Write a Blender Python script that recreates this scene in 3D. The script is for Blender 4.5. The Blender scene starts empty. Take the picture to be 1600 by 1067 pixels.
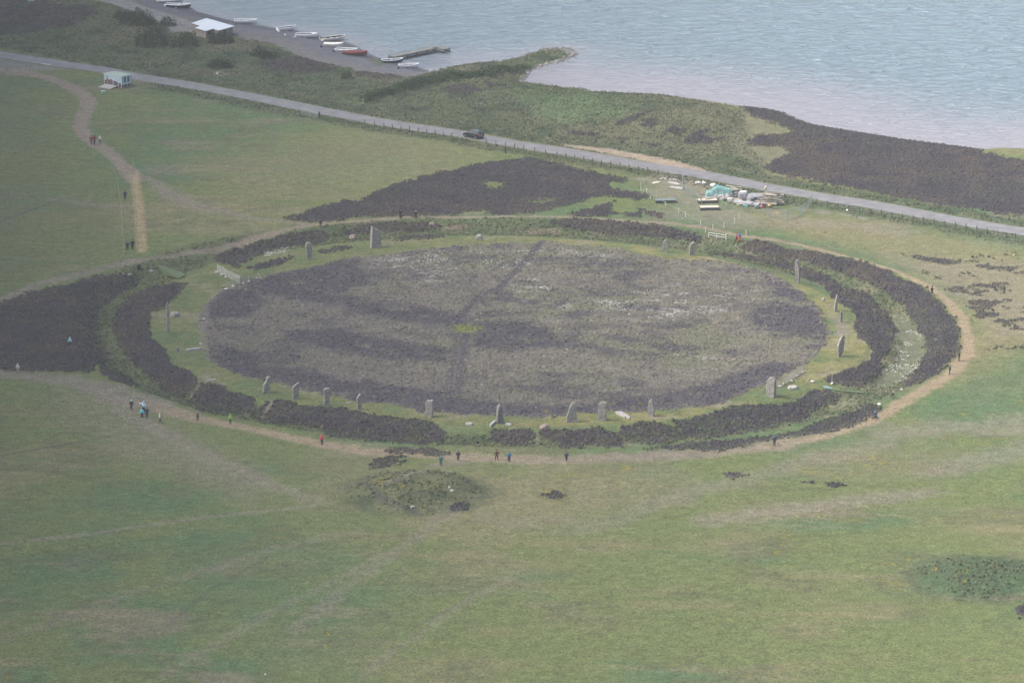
import bpy, bmesh, math, random
import numpy as np
from mathutils import Vector, Matrix
S = bpy.context.scene
COL = S.collection
R = math.radians
random.seed(7)
rng = np.random.default_rng(7)

# ---------------------------------------------------------------- camera
F = 7070.0; PITCH = R(15.0); H = 181.2; CY = -676.2
cam_d = bpy.data.cameras.new("camera"); cam = bpy.data.objects.new("camera", cam_d); COL.objects.link(cam)
cam_d.sensor_width = 36.0; cam_d.lens = F/1600*36.0
cam_d.clip_start = 1.0; cam_d.clip_end = 30000
cam.location = (0, CY, H); cam.rotation_euler = (R(90)-PITCH, 0, 0)
S.camera = cam
# ---------------------------------------------------------------- sky, sun, exposure
SHADE_CLOUD_X = -338
SUN_EL, SUN_AZ = R(48), R(262)           # azimuth clockwise from +Y
w = bpy.data.worlds.new("World"); S.world = w; w.use_nodes = True
nt = w.node_tree
sky = nt.nodes.new("ShaderNodeTexSky"); sky.sky_type = 'NISHITA'; sky.sun_disc = False
sky.sun_elevation = SUN_EL; sky.sun_rotation = SUN_AZ; sky.air_density = 1.0; sky.dust_density = 4.0; sky.ozone_density = 1.0
bg = nt.nodes["Background"]; bg.inputs[1].default_value = 0.08
nt.links.new(sky.outputs[0], bg.inputs[0])
sl = bpy.data.lights.new("sun", 'SUN'); sl.energy = 3.0; sl.angle = R(26); sl.color = (1.0, 0.95, 0.88)
so = bpy.data.objects.new("sun", sl); COL.objects.link(so)
sdir = Vector((math.sin(SUN_AZ)*math.cos(SUN_EL), math.cos(SUN_AZ)*math.cos(SUN_EL), math.sin(SUN_EL)))
so.rotation_euler = sdir.to_track_quat('Z', 'Y').to_euler()
so.location = sdir*3000
S.view_settings.view_transform = 'Standard'; S.view_settings.look = 'None'
S.view_settings.exposure = 1.42; S.view_settings.gamma = 1.0
S.cycles.max_bounces = 6; S.cycles.volume_bounces = 1
WATER_Z = -1.7
# opaque puffs added outside the view only to shade the left of the field
_q = random.Random(11); _cv, _cf = [], []
def _puff(c, r):
    n0 = len(_cv); nu, nv = 16, 10
    for j in range(nv+1):
        a = math.pi*j/nv
        for i in range(nu):
            b = 2*math.pi*i/nu; k = 1+.12*math.sin(3*b+5*a+c[1])+_q.uniform(-.05, .05)
            _cv.append((c[0]+r[0]*math.sin(a)*math.cos(b)*k, c[1]+r[1]*math.sin(a)*math.sin(b)*k, c[2]-r[2]*math.cos(a)))
    for j in range(nv):
        for i in range(nu): _cf.append((n0+j*nu+i, n0+j*nu+(i+1) % nu, n0+(j+1)*nu+(i+1) % nu, n0+(j+1)*nu+i))
for _y in range(-420, 900, 75):
    for _x in (0, 70, 140): _puff((SHADE_CLOUD_X-_x+_q.uniform(-15, 15), _y+_q.uniform(-20, 20), 300+_q.uniform(-12, 20)), (62, 66, 34+_q.uniform(0, 14)))
_cm = bpy.data.meshes.new("added_shade_cloud"); _cm.from_pydata(_cv, [], _cf); _cm.polygons.foreach_set("use_smooth", [True]*len(_cf))
_m = bpy.data.materials.new("shade_cloud_white"); _m.use_nodes = True; _m.node_tree.nodes["Principled BSDF"].inputs["Base Color"].default_value = (.85, .87, .9, 1); _m.node_tree.nodes["Principled BSDF"].inputs["Roughness"].default_value = 1
_cm.materials.append(_m); _co = bpy.data.objects.new("added_shade_cloud", _cm); COL.objects.link(_co); _co["kind"] = "structure"

# ---------------------------------------------------------------- camera maths (design aid: photo pixel <-> world)
cp, sp = math.cos(PITCH), math.sin(PITCH)
def unproj(u, v, z=0.0):
    a = (np.asarray(u, float)-800)/F; b = (533.5-np.asarray(v, float))/F
    dy = cp + b*sp; dz = -sp + b*cp
    t = (z-H)/dz
    return a*t, CY+dy*t
def proj(x, y, z):
    dy = y-CY; dz = z-H
    f = dy*cp-dz*sp; up = dy*sp+dz*cp
    return 800+F*x/f, 533.5-F*up/f
def smooth(a, b, x):
    t = np.clip((x-a)/(b-a), 0, 1); return t*t*(3-2*t)
# ---------------------------------------------------------------- noise
_T = rng.random((8, 256, 256))
def vnoise(x, y, k=0):
    T = _T[k % 8]
    xi = np.floor(x).astype(np.int64); yi = np.floor(y).astype(np.int64)
    fx = x-xi; fy = y-yi; fx = fx*fx*(3-2*fx); fy = fy*fy*(3-2*fy)
    x0 = xi & 255; x1 = (xi+1) & 255; y0 = yi & 255; y1 = (yi+1) & 255
    return (T[x0, y0]*(1-fx)+T[x1, y0]*fx)*(1-fy)+(T[x0, y1]*(1-fx)+T[x1, y1]*fx)*fy
def fbm(x, y, s, o=4, k=0, g=0.5):
    r = 0; a = 1; t = 0; x = x/s+13.7*k; y = y/s+7.1*k
    for i in range(o):
        r = r+a*vnoise(x, y, k+i); t += a; a *= g
        x, y = (x*1.6-y*1.2)+5.3, (x*1.2+y*1.6)+1.7
    return r/t
# ---------------------------------------------------------------- polygons
def inside(px, py, poly):
    r = np.zeros(px.shape, bool); n = len(poly)
    for i in range(n):
        x0, y0 = poly[i]; x1, y1 = poly[(i+1) % n]
        if y0 == y1: continue
        c = ((y0 > py) != (y1 > py)) & (px < (x1-x0)*(py-y0)/(y1-y0)+x0)
        r ^= c
    return r
def dist_line(px, py, pts, closed=False, wid=None):
    d = np.full(px.shape, 1e9); n = len(pts)
    for i in range(n if closed else n-1):
        x0, y0 = pts[i]; x1, y1 = pts[(i+1) % n]
        dx, dy = x1-x0, y1-y0; L = dx*dx+dy*dy+1e-9
        t = np.clip(((px-x0)*dx+(py-y0)*dy)/L, 0, 1)
        e = np.hypot(px-x0-t*dx, py-y0-t*dy)
        if wid is not None: e = e/(wid[i]*(1-t)+wid[(i+1) % n]*t)
        d = np.minimum(d, e)
    return d
def wpts(pts, z=0.0):
    return [tuple(float(c) for c in unproj(u, v, z)) for u, v in pts]

SHORE = [(-900,-190),(-300,-120),(60,-60),(230,-25),(285,4),(295,11),(307,18.5),(325,23),(341,28),(364,33),(400,39),(420,43),(440,46),(460,48),(482,52),(500,56),(515,62),(537,65),(555,72),(572,82),(588,90),(603,94),(625,99),(645,105),(660,108.5),(672,111),(700,106),(730,101),(760,99.5),(790,95),(820,87.5),(846,78.5),(858,75.5),(880,75),(895,77),(899,82),(896,89),(880,95),(860,100.5),(842,105.5),(830,111),(825,119),(818,129),(830,130.5),(845,131.5),(865,134.5),(909,139),(927,143.5),(1028,147.5),(1066,152),(1116,159),(1159,166.5),(1200,171),(1225,176),(1251,188),(1276,196),(1326,204.5),(1377,212),(1410,218),(1478,226),(1534,233.5),(1560,231),(1600,232),(1700,242),(2000,285),(2600,380),(4000,600)]
SHW = wpts(SHORE, WATER_Z)
LAND = SHW+[(3000, -3000), (-6000, -3000), (-6000, SHW[0][1])]
ROAD = [(-500,20),(-200,55),(0,86),(100,101),(163,110),(205,119),(300,134),(359,145),(400,153),(500,173),(600,192),(720,209.5),(760,217),(800,224.5),(900,240),(1000,257.5),(1100,273.5),(1198,293),(1300,310.5),(1362,320),(1443,335),(1529,351),(1600,362),(1800,396),(2300,480)]
ROADW = wpts(ROAD)
RC = (790.0, 521.0); RA = 527.0/52; RB = 137.0/52; RT = R(1.2)
def ring_t(u, v):
    du, dv = u-RC[0], v-RC[1]
    a = du*math.cos(RT)+dv*math.sin(RT); b = -du*math.sin(RT)+dv*math.cos(RT)
    return np.hypot(a/RA, b/RB)
MOUNDS = [(648, 768, 11.5, 1.5, 0.75), (1535, 903, 11.0, 0.9, 0.7), (1075, 200, 13, 1.1, .6), (960, 190, 12, .7, .6), (1010, 215, 9, .6, .6), (900, 165, 14, .5, .5), (200, 40, 20, 1.2, .5), (100, 30, 25, 1.0, .5)]
BANK = [(570,156),(620,138),(660,126),(700,116),(760,108),(800,103),(826,100)]
def shore_d(x, y, far):
    d = np.full(x.shape, 200.0)
    m = y > float(unproj(800, 330)[1])
    xs, ys = x[m], y[m]
    e = dist_line(xs, ys, SHW)
    d[m] = np.where(inside(xs, ys, LAND), e, -e)
    return d
def base_z(x, y, want_d=False):
    u, v = proj(x, y, 0*x)
    d = shore_d(x, y, 0)
    beach = smooth(700, 560, u)
    wdt = 11.0+5*beach
    z = np.where(d > 0, WATER_Z*(1-smooth(-0.3*wdt, wdt, d)*1.0), WATER_Z+0.12*np.maximum(d, -25))
    z = np.where((d > 0), WATER_Z+(-WATER_Z)*smooth(-0.2*wdt, wdt, d)*np.clip(0.3+d/wdt, 0, 1)+0.03, z)
    rd = np.full(x.shape, 99.0); m = (v < 470)
    rd[m] = dist_line(x[m], y[m], ROADW)
    fl = smooth(3.5, 9, rd)*smooth(-1, 12, d)
    z = z+fl*((fbm(x, y, 34, 3, 1)-.5)*0.7+(fbm(x, y, 7, 3, 2)-.5)*0.22)
    t = ring_t(u, v)
    ent = smooth(0.06, 0.13, np.abs(np.arctan2((v-RC[1])/RB, (u-RC[0])/RA)-0.58))*smooth(0.05, 0.12, np.abs(np.arctan2((v-RC[1])/RB, (u-RC[0])/RA)+2.42))
    prof = np.interp(t, [0, 44, 53, 56, 61.5, 64, 67.5, 71, 80], [0.5, .35, .35, .25, -1.1, -1.05, .1, .15, 0])
    z = z+np.where(prof < 0, prof*(0.25+.75*ent), prof)
    for (mu, mv, r, h, p) in MOUNDS:
        mx, my = unproj(mu, mv)
        q = np.hypot(x-mx, y-my)/r
        z = z+h*smooth(1.0, 1.0-p, q)*(1-0.15*smooth(.35, 0, q))*smooth(0, 6, d)
    b = np.full(x.shape, 99.0); m = v < 230
    b[m] = dist_line(x[m], y[m], wpts(BANK))
    z = z+0.9*smooth(6, 1, b)*smooth(0, 5, d)
    z = np.where(d > 12, np.maximum(z, WATER_Z+.3), z)
    return (z, d, rd) if want_d else z
def place(u, v, dz=0.0):
    z = 0.0
    for i in range(6):
        x, y = unproj(u, v, z)
        z = float(base_z(np.array([float(x)]), np.array([float(y)]))[0])
    return Vector((float(x), float(y), z+dz))
def scale_at(p):            # pixels per metre across, at a point
    return F/((p.y-CY)*cp-(p.z-H)*sp)

# ---------------------------------------------------------------- land cover (areas, in plan)
HEATH = [
[(0,475),(50,457),(101,447),(152,432),(205,431),(217,438),(208,450),(178,467),(155,485),(152,515),(158,545),(175,565),(150,572),(140,583),(76,582),(0,577),(-300,580),(-300,540)],
[(152,568),(180,580),(205,597),(212,606),(190,600),(160,585)],
[(253,447),(275,443),(291,443),(286,452),(268,470),(253,483),(235,489),(232,510),(236,530),(250,541),(262,553),(268,570),(290,578),(306,588),(309,600),(283,624),(255,613),(240,595),(215,575),(197,557),(183,535),(175,515),(177,497),(192,475),(220,456)],
[(316,602),(336,602),(359,611),(395,621),(402,634),(390,647),(354,648),(316,643),(291,629)],
[(390,645),(425,625),(438,625),(476,634),(532,639),(577,648),(628,655),(666,657),(683,664),(698,677),(691,692),(653,697),(615,691),(552,688),(514,682),(501,669),(451,665),(413,662),(400,657)],
[(759,675),(800,671),(832,672),(839,683),(835,692),(805,697),(770,692)],
[(843,672),(888,672),(937,669),(962,678),(977,692),(975,700),(952,700),(921,695),(901,701),(881,701),(866,692),(846,687)],
[(967,667),(1002,659),(1040,663),(1061,674),(1063,687),(1028,695),(997,693),(977,686),(966,674)],
[(1053,659),(1091,652),(1141,636),(1180,633),(1210,635),(1235,631),(1255,617),(1273,610),(1292,610),(1310,620),(1304,631),(1285,637),(1264,646),(1270,653),(1247,661),(1225,661),(1195,671),(1154,677),(1104,685),(1068,686),(1062,674)],
[(995,700),(1053,697),(1078,692),(1154,687),(1217,679),(1247,674),(1270,664),(1307,652),(1337,641),(1352,632),(1372,634),(1376,640),(1364,653),(1345,661),(1312,670),(1307,674),(1261,680),(1231,683),(1195,690),(1129,705),(1053,703)],
[(602,705),(628,700),(666,701),(698,707),(691,712),(653,711),(615,709)],
[(574,729),(580,722),(594,717),(615,713),(633,713),(612,718),(592,724)],
[(1286,437),(1306,446),(1331,454),(1360,461),(1368,474),(1387,494),(1400,515),(1394,535),(1386,553),(1376,563),(1378,578),(1363,596),(1338,605),(1301,601),(1285,593),(1301,586),(1331,577),(1361,563),(1364,553),(1357,538),(1342,528),(1334,512),(1337,498),(1326,481),(1309,473),(1291,456)],
[(1104,395),(1150,398),(1190,402),(1230,410),(1290,431),(1310,446),(1290,448),(1240,427),(1195,412),(1150,404)],
[(1154,390),(1163,382),(1180,377),(1200,381),(1230,388),(1271,396),(1314,403),(1357,413),(1387,426),(1418,441),(1443,451),(1456,462),(1470,477),(1486,496),(1496,515),(1499,530),(1498,545),(1490,561),(1466,586),(1440,597),(1420,605),(1408,607),(1414,596),(1430,582),(1441,566),(1449,548),(1444,528),(1430,512),(1420,495),(1418,480),(1397,470),(1374,455),(1372,449),(1352,442),(1321,431),(1276,416),(1238,408),(1195,400)],
[(845,349),(888,342),(952,345),(1002,350),(1040,356),(1078,364),(1098,371),(1091,379),(1053,374),(1002,371),(952,369),(906,361),(876,356)],
[(340,402),(370,390),(400,383),(425,374),(463,364),(496,360),(513,367),(505,379),(463,385),(425,392),(395,402),(370,418),(345,412)],
[(532,363),(564,354),(592,349),(628,350),(673,349),(683,355),(666,361),(597,364),(562,367),(542,369)],
[(485,396),(514,388),(552,384),(542,389),(514,395)],[(385,418),(425,408),(456,402),(445,410),(425,417),(395,424)],[(618,375),(678,369),(691,371),(640,376)],
[(448,342),(483,331),(539,312),(564,314),(582,303),(610,292),(650,279),(691,269),(740,259),(790,250),(830,247),(870,255),(905,266),(945,273),(978,280),(970,286),(950,286),(962,297),(1010,303),(1015,309),(997,313),(965,309),(942,307),(901,318),(866,327),(825,333),(790,337),(767,337),(754,328),(730,330),(714,336),(653,338),(602,338),(552,341),(506,348),(476,347)],
[(891,336),(911,328),(942,321),(962,314),(952,328),(965,336),(942,339),(914,340)],
[(972,336),(1000,333),(1002,340)],[(997,326),(1018,331),(1038,335),(1033,341),(1017,339),(1002,333)],
[(1150,150),(1185,158),(1200,160),(1225,165),(1251,177),(1276,184),(1326,193),(1377,200),(1410,206),(1478,215),(1520,222),(1535,238),(1555,244),(1600,251),(1750,270),(2000,320),(2000,420),(1750,370),(1600,338),(1549,333),(1504,326),(1453,318),(1415,312),(1377,304),(1347,299),(1314,293),(1276,284),(1245,279),(1215,273),(1190,263),(1210,250),(1240,240),(1230,232),(1180,228),(1165,222),(1185,210),(1220,213),(1245,205),(1225,200),(1200,190),(1165,178)],
[(959,195),(992,182),(1015,173),(1010,180),(977,196)],[(1007,187),(1028,187),(1023,200),(1007,200)],[(1033,207),(1053,200),(1063,202),(1061,211)],
[(1063,223),(1078,212),(1104,201),(1111,202),(1098,215),(1136,216),(1104,225),(1073,226)],[(886,207),(937,209),(926,214),(891,211)],[(962,217),(982,219),(975,224)],[(1002,224),(1033,228),(1017,233)],
[(691,139),(724,134),(752,142),(729,149),(704,147)],[(754,129),(790,134),(767,138)],
[(-300,-60),(70,2),(95,12),(130,10),(150,18),(135,30),(110,42),(60,50),(30,55),(-300,45)],
[(400,101),(438,94),(471,89),(501,99),(534,106),(514,114),(476,116),(425,114)],[(552,114),(577,113),(643,121),(602,124),(562,121)],
[(845,776),(870,768),(885,774),(870,781)],[(1126,741),(1150,738),(1168,743),(1145,748)],[(1250,753),(1272,752),(1270,757)],[(1288,757),(1310,754),(1328,760),(1300,762)],
[(1412,400),(1440,402),(1480,408),(1500,413),(1470,412),(1430,406)],
[(700,790),(730,783),(735,795),(705,802)],[(578,735),(600,722),(640,718),(610,728)],
[(1584,950),(1610,940),(1620,960),(1595,965)],
]
MOOR = [(321,475),(331,462),(354,450),(379,442),(400,437),(425,428),(463,422),(501,414),(526,409),(557,402),(602,398),(653,391),(716,384),(754,381),(800,380),(850,379),(901,383),(952,387),(1002,397),(1028,403),(1078,407),(1116,409),(1154,414),(1200,426),(1220,435),(1243,447),(1258,462),(1276,478),(1288,498),(1296,513),(1294,528),(1287,541),(1276,553),(1266,566),(1256,571),(1225,586),(1205,597),(1167,611),(1129,629),(1078,637),(1023,642),(952,643),(876,649),(838,652),(800,650),(754,648),(704,647),(653,642),(602,631),(552,626),(534,619),(501,614),(471,610),(438,600),(400,592),(367,583),(342,571),(326,558),(321,535),(314,515),(312,500)]
MDARK = [
[(390,440),(463,422),(526,409),(558,404),(562,420),(588,446),(570,447),(545,450),(538,460),(470,450),(420,450),(370,455)],
[(372,436),(440,444),(510,457),(570,476),(640,482),(690,490),(730,503),(735,518),(690,512),(600,500),(520,477),(450,466),(400,460)],
[(321,475),(354,452),(400,452),(420,475),(380,497),(330,495)],[(326,558),(330,540),(360,540),(400,560),(430,590),(440,601),(380,587),(342,571)],
[(530,615),(600,618),(680,620),(760,628),(860,635),(960,630),(1060,612),(1130,590),(1200,568),(1256,569),(1225,586),(1167,611),(1129,629),(1078,637),(952,643),(838,652),(754,648),(653,642),(552,626)],
[(1170,490),(1210,470),(1270,478),(1296,513),(1290,538),(1240,522),(1180,518)],[(1190,432),(1225,444),(1258,462),(1270,475),(1240,472),(1205,455)],
[(740,505),(800,500),(860,510),(850,545),(790,550),(740,540)],[(440,520),(520,515),(600,530),(700,545),(700,568),(600,562),(500,545)],
[(400,570),(470,575),(560,600),(640,605),(700,615),(690,640),(602,629),(534,617),(440,598)],[(960,430),(1000,424),(1040,418),(1020,428),(960,440)]]
MLIGHT = [[(590,397),(700,392),(720,410),(690,440),(600,430)],[(740,395),(840,395),(830,425),(750,420)],[(880,390),(960,392),(950,412),(890,408)],[(930,470),(1050,445),(1200,450),(1180,480),(1020,500),(940,485)],[(1040,552),(1090,548),(1150,562),(1110,566)],[(790,430),(860,440),(900,490),(820,480)]]
RING_PATH = [(-300,520,2),(0,471,2.2),(60,446,2.2),(130,428,2.0),(200,411,1.8),(270,400,1.7),(340,386,1.5),(420,366,1.4),(470,355,1.4),(500,351,1.5),(560,346,1.3),(640,340,1.2),(750,341,1.1),(850,340,1.1),(950,345,1.0),(1050,352,1.2),(1110,360,1.3),(1150,370,1.3),(1200,376.5,1.2),(1260,388,1.1),(1340,407,1.1),(1400,425,1.1),(1450,448,1.2),(1480,472,1.3),(1503,500,1.35),(1515,530,1.4),(1513,555,1.5),(1495,580,1.8),(1460,603,1.9),(1420,625,1.9),(1380,648,2.1),(1330,669,2.2),(1280,684,2.2),(1200,699,2.3),(1100,710,2.2),(1000,717,2.2),(900,720,1.9),(800,719,1.7),(720,714,1.7),(650,710,1.8),(580,707,1.7),(520,698,1.5),(460,685,1.1),(400,672,1.0),(340,660,1.2),(290,648,1.8),(240,632,2.5),(190,616,3.0),(140,601,2.6),(80,591,2.0),(0,584,2.0),(-300,590,2.0)]
TRACK = [[(-300,70),(-20,103),(40,108),(80,118),(120,133),(145,148),(153,160),(148,172),(140,185),(138,198),(149,215),(179,235),(202,257),(218,268),(222,284),(207,290),(190,276),(179,259),(165,245),(139,227),(122,216),(114,200),(116,185),(124,165),(120,152),(95,135),(60,122),(0,114),(-300,85)]]
SIDE = [(212,272,.8),(242,285,1.8),(262,302,2.6),(290,318,2.4),(340,331,1.5),(400,343,1.1),(480,351,1.0)]
STRAW = [(203,274),(216,272),(223,308),(226,343),(230,394),(215,395),(212,347),(209,312)]
BEACH = [(150,-40),(190,-5),(240,14),(300,33),(330,50),(368,57),(385,62),(420,67.5),(439,73),(456,82),(470,90),(486,94.5),(500,98.5),(518,103),(542,106.5),(556,111),(588,116),(616,119),(644,123),(655,120),(674,113),(700,109),(720,60),(400,-60)]
LANE = [(120,-30),(140,-5),(180,10),(220,23),(258,38),(268,50),(300,52),(306,36),(240,15),(190,-3),(160,-30)]
SPIT = [(825,125),(818,130),(828,113),(842,103),(856,99),(880,92),(885,84),(880,79),(860,79),(850,80),(860,70),(910,70),(910,95),(840,120)]
LAYBY = [(872,226.5),(930,230),(1000,241),(1060,253),(1098,264),(1112,270),(1060,263),(1000,250),(930,236),(890,230)]
WORN = [ # soft trodden strips: points, half width m, strength
([(150,603),(230,662),(300,703),(370,735),(440,765),(500,785)], 2.2, .7), ([(-100,862),(0,850),(150,835),(300,812),(420,797),(490,791)], .9, .7),
([(705,802),(675,822),(640,848),(600,880),(540,920),(460,985)], 1.6, .5), ([(1100,815),(1200,802),(1300,790),(1400,775),(1450,768)], 3.0, .75),
([(1400,675),(1480,668),(1560,668),(1640,655)], 5.0, .7), ([(1480,730),(1560,712),(1660,690)], 5.0, .6), ([(1462,455),(1500,462),(1560,471),(1650,486)], .5, .9),
([(95,310),(140,318),(230,330)], 2.5, .4), ([(760,810),(800,820),(860,812),(960,818)], 3, .3), ([(700,738),(660,748),(620,768),(590,775)], .8, .7), ([(680,728),(700,724),(720,722)], 1.8, .8),
([(1030,282),(1060,290),(1090,300)], 5.0, 1.0),([(1040,300),(1090,318),(1130,335),(1160,345)], 5.0, .85),([(1200,330),(1250,350),(1330,352),(1400,360)], 4.0, .6),([(1240,326),(1262,328)],1.2,.9),([(1280,330),(1290,333)],1.4,.9),([(1310,334),(1350,341)],1.0,.9),
([(1060,330),(1100,340),(1150,348)], 6.0, .65),([(300,440),(285,455)],1.5,.3),([(250,1060),(420,960),(560,890),(640,850)], 1.3, .4), ([(0,1000),(200,930),(420,860),(560,830)], 1.6, .35), ([(560,1060),(700,960),(820,890)], 1.2, .35), ([(900,830),(1100,765),(1250,725),(1400,690)], 3.2, .45), ([(424,628),(408,642),(398,650)],.45,1.0),([(839,676),(840,692)],.4,.8),([(970,683),(985,698)],.5,.9),([(283,622),(305,604),(312,598)],.4,.6),
([(726,518),(718,530),(714,542),(716,560),(711,585),(708,612)],.17,.45),([(1308,500),(1316,508),(1318,524),(1312,528)],1.3,1.0),([(292,432),(330,427),(350,428)],.8,.5),([(330,560),(318,545),(316,520),(322,480),(340,460),(370,448)],.8,.5)]
DARKLINE = [([(-50,722),(0,712),(80,697),(180,680)],.35,.5),([(-50,360),(0,345),(60,325),(95,312)],.5,.5),([(718,500),(736,483),(759,462),(780,455),(808,427),(830,402),(848,381)],.75,.85),([(722,528),(718,560),(712,600),(702,645)],1.4,.7),([(388,441),(470,461),(560,474),(640,484),(700,497),(722,508)],1.5,.6),
([(560,760),(600,790),(660,805)],.6,.4),([(300,510),(420,520),(560,500)],.3,.4),([(650,980),(700,955),(740,930)],.4,.3),([(260,980),(330,920),(420,870)],.4,.25)]
SCRUB = [(-300,70),(0,76),(163,104),(359,136),(500,165),(720,203),(900,227),(1100,264),(1190,285),(1195,260),(1165,222),(1160,172),(1028,147),(909,139),(818,129),(825,112),(850,100),(890,90),(893,79),(850,74),(760,95),(672,112),(644,123),(542,106),(470,90),(420,67),(300,40),(180,8),(-300,-60)]

def warp(x, y, u, v, a=1.0):
    n1 = (fbm(x, y, 1.6, 3, 3)-.5)+(fbm(x, y, .5, 2, 4)-.5)*.7; n2 = (fbm(x, y, 1.6, 3, 5)-.5)+(fbm(x, y, .5, 2, 6)-.5)*.7
    return u+a*16*n1, v+a*7*n2
def pmask(u, v, poly, f=0.0):
    xs = [p[0] for p in poly]; ys = [p[1] for p in poly]; pad = f*1.5+1
    out = np.zeros(u.shape)
    m = (u > min(xs)-pad) & (u < max(xs)+pad) & (v > min(ys)-pad) & (v < max(ys)+pad)
    if not m.any(): return out
    uu, vv = u[m], v[m]; i = inside(uu, vv, poly)
    if f <= 0: out[m] = i; return out
    d = dist_line(uu, vv*2.2, [(a, b*2.2) for a, b in poly], True)
    out[m] = smooth(-f, f, np.where(i, d, -d)); return out
def lmask(x, y, u, v, pts, hw, soft=1.0):
    xs = [p[0] for p in pts]; ys = [p[1] for p in pts]
    out = np.zeros(u.shape); k = hw if not hasattr(hw, '__len__') else max(hw)
    m = (u > min(xs)-k*30) & (u < max(xs)+k*30) & (v > min(ys)-k*12) & (v < max(ys)+k*12)
    if not m.any(): return out
    wd = [hw]*len(pts) if not hasattr(hw, '__len__') else list(hw)
    q = dist_line(x[m], y[m], wpts([(p[0], p[1]) for p in pts]), False, wd)
    q = q+(fbm(x[m], y[m], 2.2, 3, 2)-.5)*1.1*soft
    out[m] = smooth(1.25, .75-.5*soft, q); return out
C = lambda *a: np.array(a, float)
GRASS, LUSH, DRY, OLIVE = C(.118,.142,.056), C(.080,.128,.060), C(.172,.158,.084), C(.100,.112,.054)
HCOL, HCOL2 = C(.036,.033,.042), C(.072,.061,.066)
MOORC, MOORW, MOORP = C(.142,.130,.104), C(.40,.39,.34), C(.058,.052,.068)
TAN, GREY, STRAWC, BEACHC, LANEC, WORNC = C(.27,.205,.142), C(.22,.182,.145), C(.32,.245,.14), C(.125,.126,.145), C(.20,.195,.19), C(.19,.165,.135)
TUSS, YEL = C(.050,.062,.036), C(.175,.168,.068)

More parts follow.
